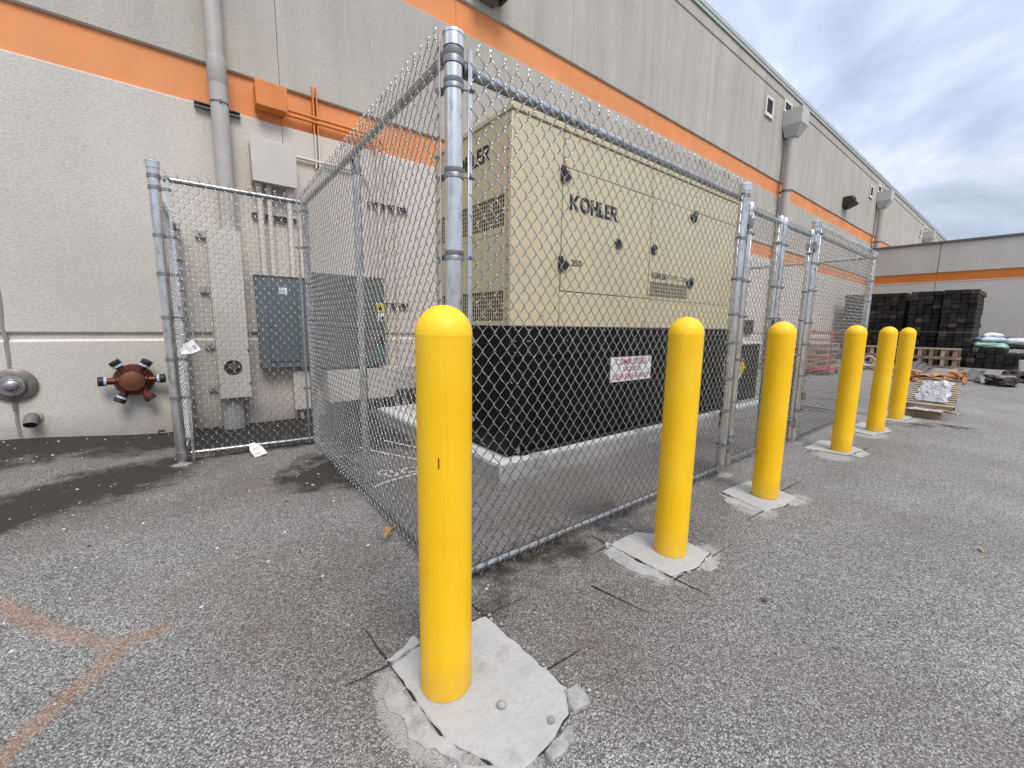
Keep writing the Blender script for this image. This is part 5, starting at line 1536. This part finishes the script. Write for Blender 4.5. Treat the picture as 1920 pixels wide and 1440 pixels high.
sack((21.9, 1.06, 1.11), 0.30, 0.24, 0.09, M_bagwhite, 'white sack on top of the sack heap', 4, 0.1)
sack((22.0, 0.42, 0.92), 0.36, 0.26, 0.11, M_bagwhite, 'white sack lying alone right of the sack heap', 5, -0.3)
sack((22.0, 0.45, 0.76), 0.36, 0.28, 0.08, M_debdark, 'dark sack under the lone white sack', 6, 0)

# bucket
t = thing('bucket', (20.6, 0.21, 0), 'white plastic bucket at the right edge beside the low tie stack', 'bucket')
MB().lathe([(0, 0.003), (0.125, 0.003), (0.15, 0.35), (0.157, 0.352), (0.157, 0.37), (0.147, 0.37), (0.122, 0.02), (0, 0.02)], (20.6, 0.21, 0), Z, 24).build('body', M_bucket, t)
MB().tube(arc((20.6, 0.21, 0.33), Y, -Z, 0.16, 0.15, math.pi - 0.15, 10), 0.005, 6).build('handle', M_strut, t)

# planks on the ground
def plank(p0, p1, w, h, label, bow=0.0, mat=M_plank, tilt=0.0):
    p0, p1 = Vector(p0), Vector(p1); d = (p1 - p0).normalized(); nn = Z.cross(d).normalized(); up = d.cross(nn)
    n = 10; mb = MB(); vs, fs = [], []
    for i in range(n + 1):
        t_ = i / n; c = p0.lerp(p1, t_) + up * (bow * math.sin(math.pi * t_))
        for a, b in ((-1, 0), (1, 0), (1, 1), (-1, 1)):
            vs.append(c + nn * (a * w / 2) + up * (b * h))
    for i in range(n):
        for k in range(4):
            a, b = i * 4 + k, i * 4 + (k + 1) % 4
            fs.append((a, b, b + 4, a + 4))
    fs += [(3, 2, 1, 0), tuple(n * 4 + k for k in range(4))]
    mb.add(vs, fs)
    o = mb.build('plank', mat, None)
    tag(o, label, 'plank', 'loose planks on the yard')
plank((16.6, 3.05, 0.01), (20.0, 4.05, 0.01), 0.14, 0.03, 'grey plank on the ground between fence and fifth bollard, nearest of three')
plank((16.7, 3.30, 0.012), (20.0, 4.30, 0.012), 0.14, 0.03, 'grey plank on the ground between fence and fifth bollard, middle of three')
plank((16.8, 3.55, 0.014), (20.0, 4.55, 0.014), 0.14, 0.03, 'grey plank on the ground between fence and fifth bollard, farthest of three')
for k in range(5):
    plank((15.6 + 0.1 * k, 1.92 + 0.13 * k, 0.03 + 0.03 * (k % 3)), (19.6, 2.15 + 0.12 * k, 0.05 + 0.05 * (k % 3)), 0.13, 0.028,
          ['bowed brown plank, nearest in the curved bundle before the pallets', 'bowed brown plank, second in the curved bundle', 'bowed brown plank in the middle of the curved bundle', 'bowed brown plank, fourth in the curved bundle', 'bowed brown plank at the back of the curved bundle'][k], bow=0.10 + 0.02 * k)
plank((15.3, 0.98, 0.01), (19.5, 1.02, 0.01), 0.14, 0.03, 'long brown plank lying right of the torn cardboard', bow=0.10)
plank((15.6, 1.12, 0.015), (19.8, 1.22, 0.015), 0.14, 0.03, 'long brown plank lying behind the one right of the cardboard')
plank((15.9, 1.30, 0.015), (19.6, 1.48, 0.015), 0.14, 0.03, 'long brown plank pointing at the low tie stack')
plank((14.9, 0.82, 0.01), (16.3, 0.92, 0.01), 0.09, 0.03, 'short dark plank lying front of the long planks', mat=M_debdark)

# torn cardboard heap
def crumple(name, loc, sx, sy, sz, mat, label, cat, seed, group=None, amp=0.45, cuts=5):
    bm = bmesh.new(); bmesh.ops.create_cube(bm, size=2)
    bmesh.ops.subdivide_edges(bm, edges=bm.edges, cuts=cuts, use_grid_fill=True)
    for v in bm.verts:
        c = v.co.copy()
        k = mnoise.noise_vector(c * 1.3 + Vector((seed * 7.1, 0, 0))); k2 = mnoise.noise_vector(c * 3.5 + Vector((0, seed * 3.3, 0)))
        d = c + k * amp + k2 * amp * 0.5
        v.co = Vector((d.x * sx, d.y * sy, max(-1.0, d.z) * sz))
        if c.z < -0.9: v.co.z = -sz
    me = bpy.data.meshes.new(name); bm.to_mesh(me); bm.free(); me.materials.append(mat)
    o = bpy.data.objects.new(name, me); COL.objects.link(o); o.location = (loc[0], loc[1], loc[2] + sz)
    tag(o, label, cat, group)
    return o
gc = 'torn cardboard pieces beyond the tilted pallet'
crumple('cardboard', (14.3, 2.00, 0.0), 0.28, 0.20, 0.12, M_card, 'torn brown cardboard carton at the left end of the heap behind the farthest bollard', 'cardboard', 1, gc, 0.5)
crumple('cardboard', (14.2, 1.62, 0.0), 0.35, 0.20, 0.075, M_card, 'flattened brown cardboard in the middle of the heap', 'cardboard', 2, gc, 0.6)
crumple('cardboard', (14.3, 1.36, 0.0), 0.35, 0.18, 0.09, M_card, 'crushed brown cardboard right of the heap middle', 'cardboard', 3, gc, 0.6)
crumple('cardboard', (14.4, 1.12, 0.0), 0.28, 0.13, 0.14, M_card, 'upright brown cardboard flap at the right end of the heap', 'cardboard', 4, gc, 0.4)
crumple('debris', (14.75, 0.46, 0.0), 0.32, 0.20, 0.10, M_debdark, 'dark crumpled debris with a white lip at right on open asphalt', 'debris', 5, 'debris at the right edge', 0.6)
crumple('debris', (14.95, 0.42, 0.10), 0.26, 0.16, 0.05, M_debris, 'pale torn wrap lying on the dark debris', 'debris', 6, 'debris at the right edge', 0.7)
crumple('debris', (16.4, 0.25, 0.0), 0.4, 0.20, 0.12, M_debdark, 'reddish dark debris heap at the right picture edge', 'debris', 7, 'debris at the right edge', 0.6)

# long slatted pallet with plastic film
t = thing('slatted_pallet', (8.8, 0.9, 0), 'tilted slatted wooden pallet behind the farthest bollard, covered in film', 'pallet')
PA, PB = Vector((8.25, 0.875, 0.165)), Vector((9.40, 0.935, 0.42))
PD = (PB - PA).normalized(); PS = Z.cross(PD).normalized(); PU = PD.cross(PS)
for i in range(12):
    c = PA.lerp(PB, 0.03 + 0.94 * i / 11)
    MB().obox(c + PS * random.uniform(-0.012, 0.012), PD, PS, PU, 0.034, 0.50, 0.022).build('slat', M_woodpale, t, bevel=0.002)
for k in (-0.15, 0.15):
    MB().obox(PA.lerp(PB, 0.5) + PS * k - PU * 0.046, PD, PS, PU, 1.16, 0.045, 0.068).build('bearer', M_wood, t)
for c in (PA - PD * 0.045, PB + PD * 0.045):
    MB().obox(c - PU * 0.02, PD, PS, PU, 0.022, 0.47, 0.10).build('end_board', M_wood, t, bevel=0.003)
tag(MB().box(9.25, 9.40, 0.70, 1.16, 0.0, 0.315).build('timber_block', M_debdark, None, bevel=0.006), 'dark timber block propping up the far end of the tilted pallet', 'timber')
def film(name, x0, x1, yc, hw, z, amp, label, seed, zf=None):
    nx, ny = 34, 14; vs, fs = [], []
    for i in range(nx + 1):
        for j in range(ny + 1):
            x = x0 + (x1 - x0) * i / nx; y = yc(x) + hw * (2 * j / ny - 1)
            p = Vector((x * 6, y * 7, seed)); z0_ = zf(x) if zf else z
            rg = abs(mnoise.noise(p)) + 0.6 * abs(mnoise.noise(p * 2.7))
            edge = min(1, min(j, ny - j) / 2.5, min(i, nx - i) / 2.5)
            vs.append((x, y + 0.05 * mnoise.noise(p * 1.5 + Vector((9, 0, 0))), z0_ + amp * rg * (0.3 + 0.7 * edge)))
    for i in range(nx):
        for j in range(ny):
            a = i * (ny + 1) + j; fs.append((a, a + ny + 1, a + ny + 2, a + 1))
    o = MB().add(vs, fs).build(name, M_film, None, smooth=False, fix=False)
    tag(o, label, 'plastic film')
film('plastic_film', 8.36, 9.30, lambda x: PA.y + (x - PA.x) * (PB.y - PA.y) / (PB.x - PA.x), 0.165, 0.0, 0.10, 'crumpled clear plastic film lying over the tilted slatted pallet', 1.0,
     lambda x: PA.z + 0.014 + (x - PA.x) * (PB.z - PA.z) / (PB.x - PA.x))
film('plastic_film', 7.98, 8.24, lambda x: 0.90, 0.19, 0.118, 0.035, 'white crumpled plastic sheet at the near end of the tilted pallet', 5.0)
plank((8.02, 0.70, 0.10), (8.14, 1.10, 0.10), 0.07, 0.016, 'brown board under the white plastic sheet, before the slatted pallet', mat=M_wood)
plank((8.0, 0.56, 0.118), (8.3, 0.84, 0.124), 0.03, 0.014, 'thin pale lath sticking out right of the white plastic sheet', mat=M_woodpale)
MB_ = MB().box(8.06, 8.20, 0.72, 1.08, 0.0, 0.099).build('timber_block', M_wood, None, bevel=0.006)
tag(MB_, 'brown timber block on the ground holding up the white plastic sheet', 'timber')

# pallets and red trolley seen through the fence
gp = 'pallet stack beyond the fence'
for k in range(5):
    pallet((14.4, 4.3, 0.01 + 0.165 * k), R(4 * (k % 3) - 3), ['lowest', 'second', 'third', 'fourth', 'topmost'][k] + ' pale pallet of the stack seen through the far fence', gp, L=1.2, W=2.0, mat=M_woodpale, boards=6)
t = thing('trolley', (13.6, 3.7, 0), 'red tube frame trolley by the pallet stack, seen through the chain link', 'trolley')
for y in (3.35, 3.95):
    MB().tube([(13.2, y, 0.12), (13.2, y, 1.15), (13.9, y, 1.18)], 0.022, 8).build('side_tube', M_reddolly, t)
for z in (0.15, 0.5, 0.95, 1.15):
    MB().tube([(13.2, 3.35, z), (13.2, 3.95, z)], 0.02, 8).build('cross_tube', M_reddolly, t)
MB().box(13.22, 14.3, 3.36, 3.94, 0.15, 0.19).build('deck', M_reddolly, t, bevel=0.004)
for x in (13.35, 14.1):
    for y in (3.40, 3.90):
        MB().lathe([(0, -0.02), (0.06, -0.02), (0.07, 0), (0.06, 0.02), (0, 0.02)], (x, y, 0.07), Y, 14).build('wheel', M_cap, t)
t = thing('hose_coil', (17.5, 3.4, 0), 'pale coil of hose lying by the grey planks', 'hose')
mb = MB()
for k in range(3):
    mb.tube(arc((18.0 + 0.03 * k, 3.50, 0.20), Y, Z, 0.17 - 0.015 * k, 0, 2 * math.pi, 24), 0.018, 8)
mb.build('coil', M_sill, t)
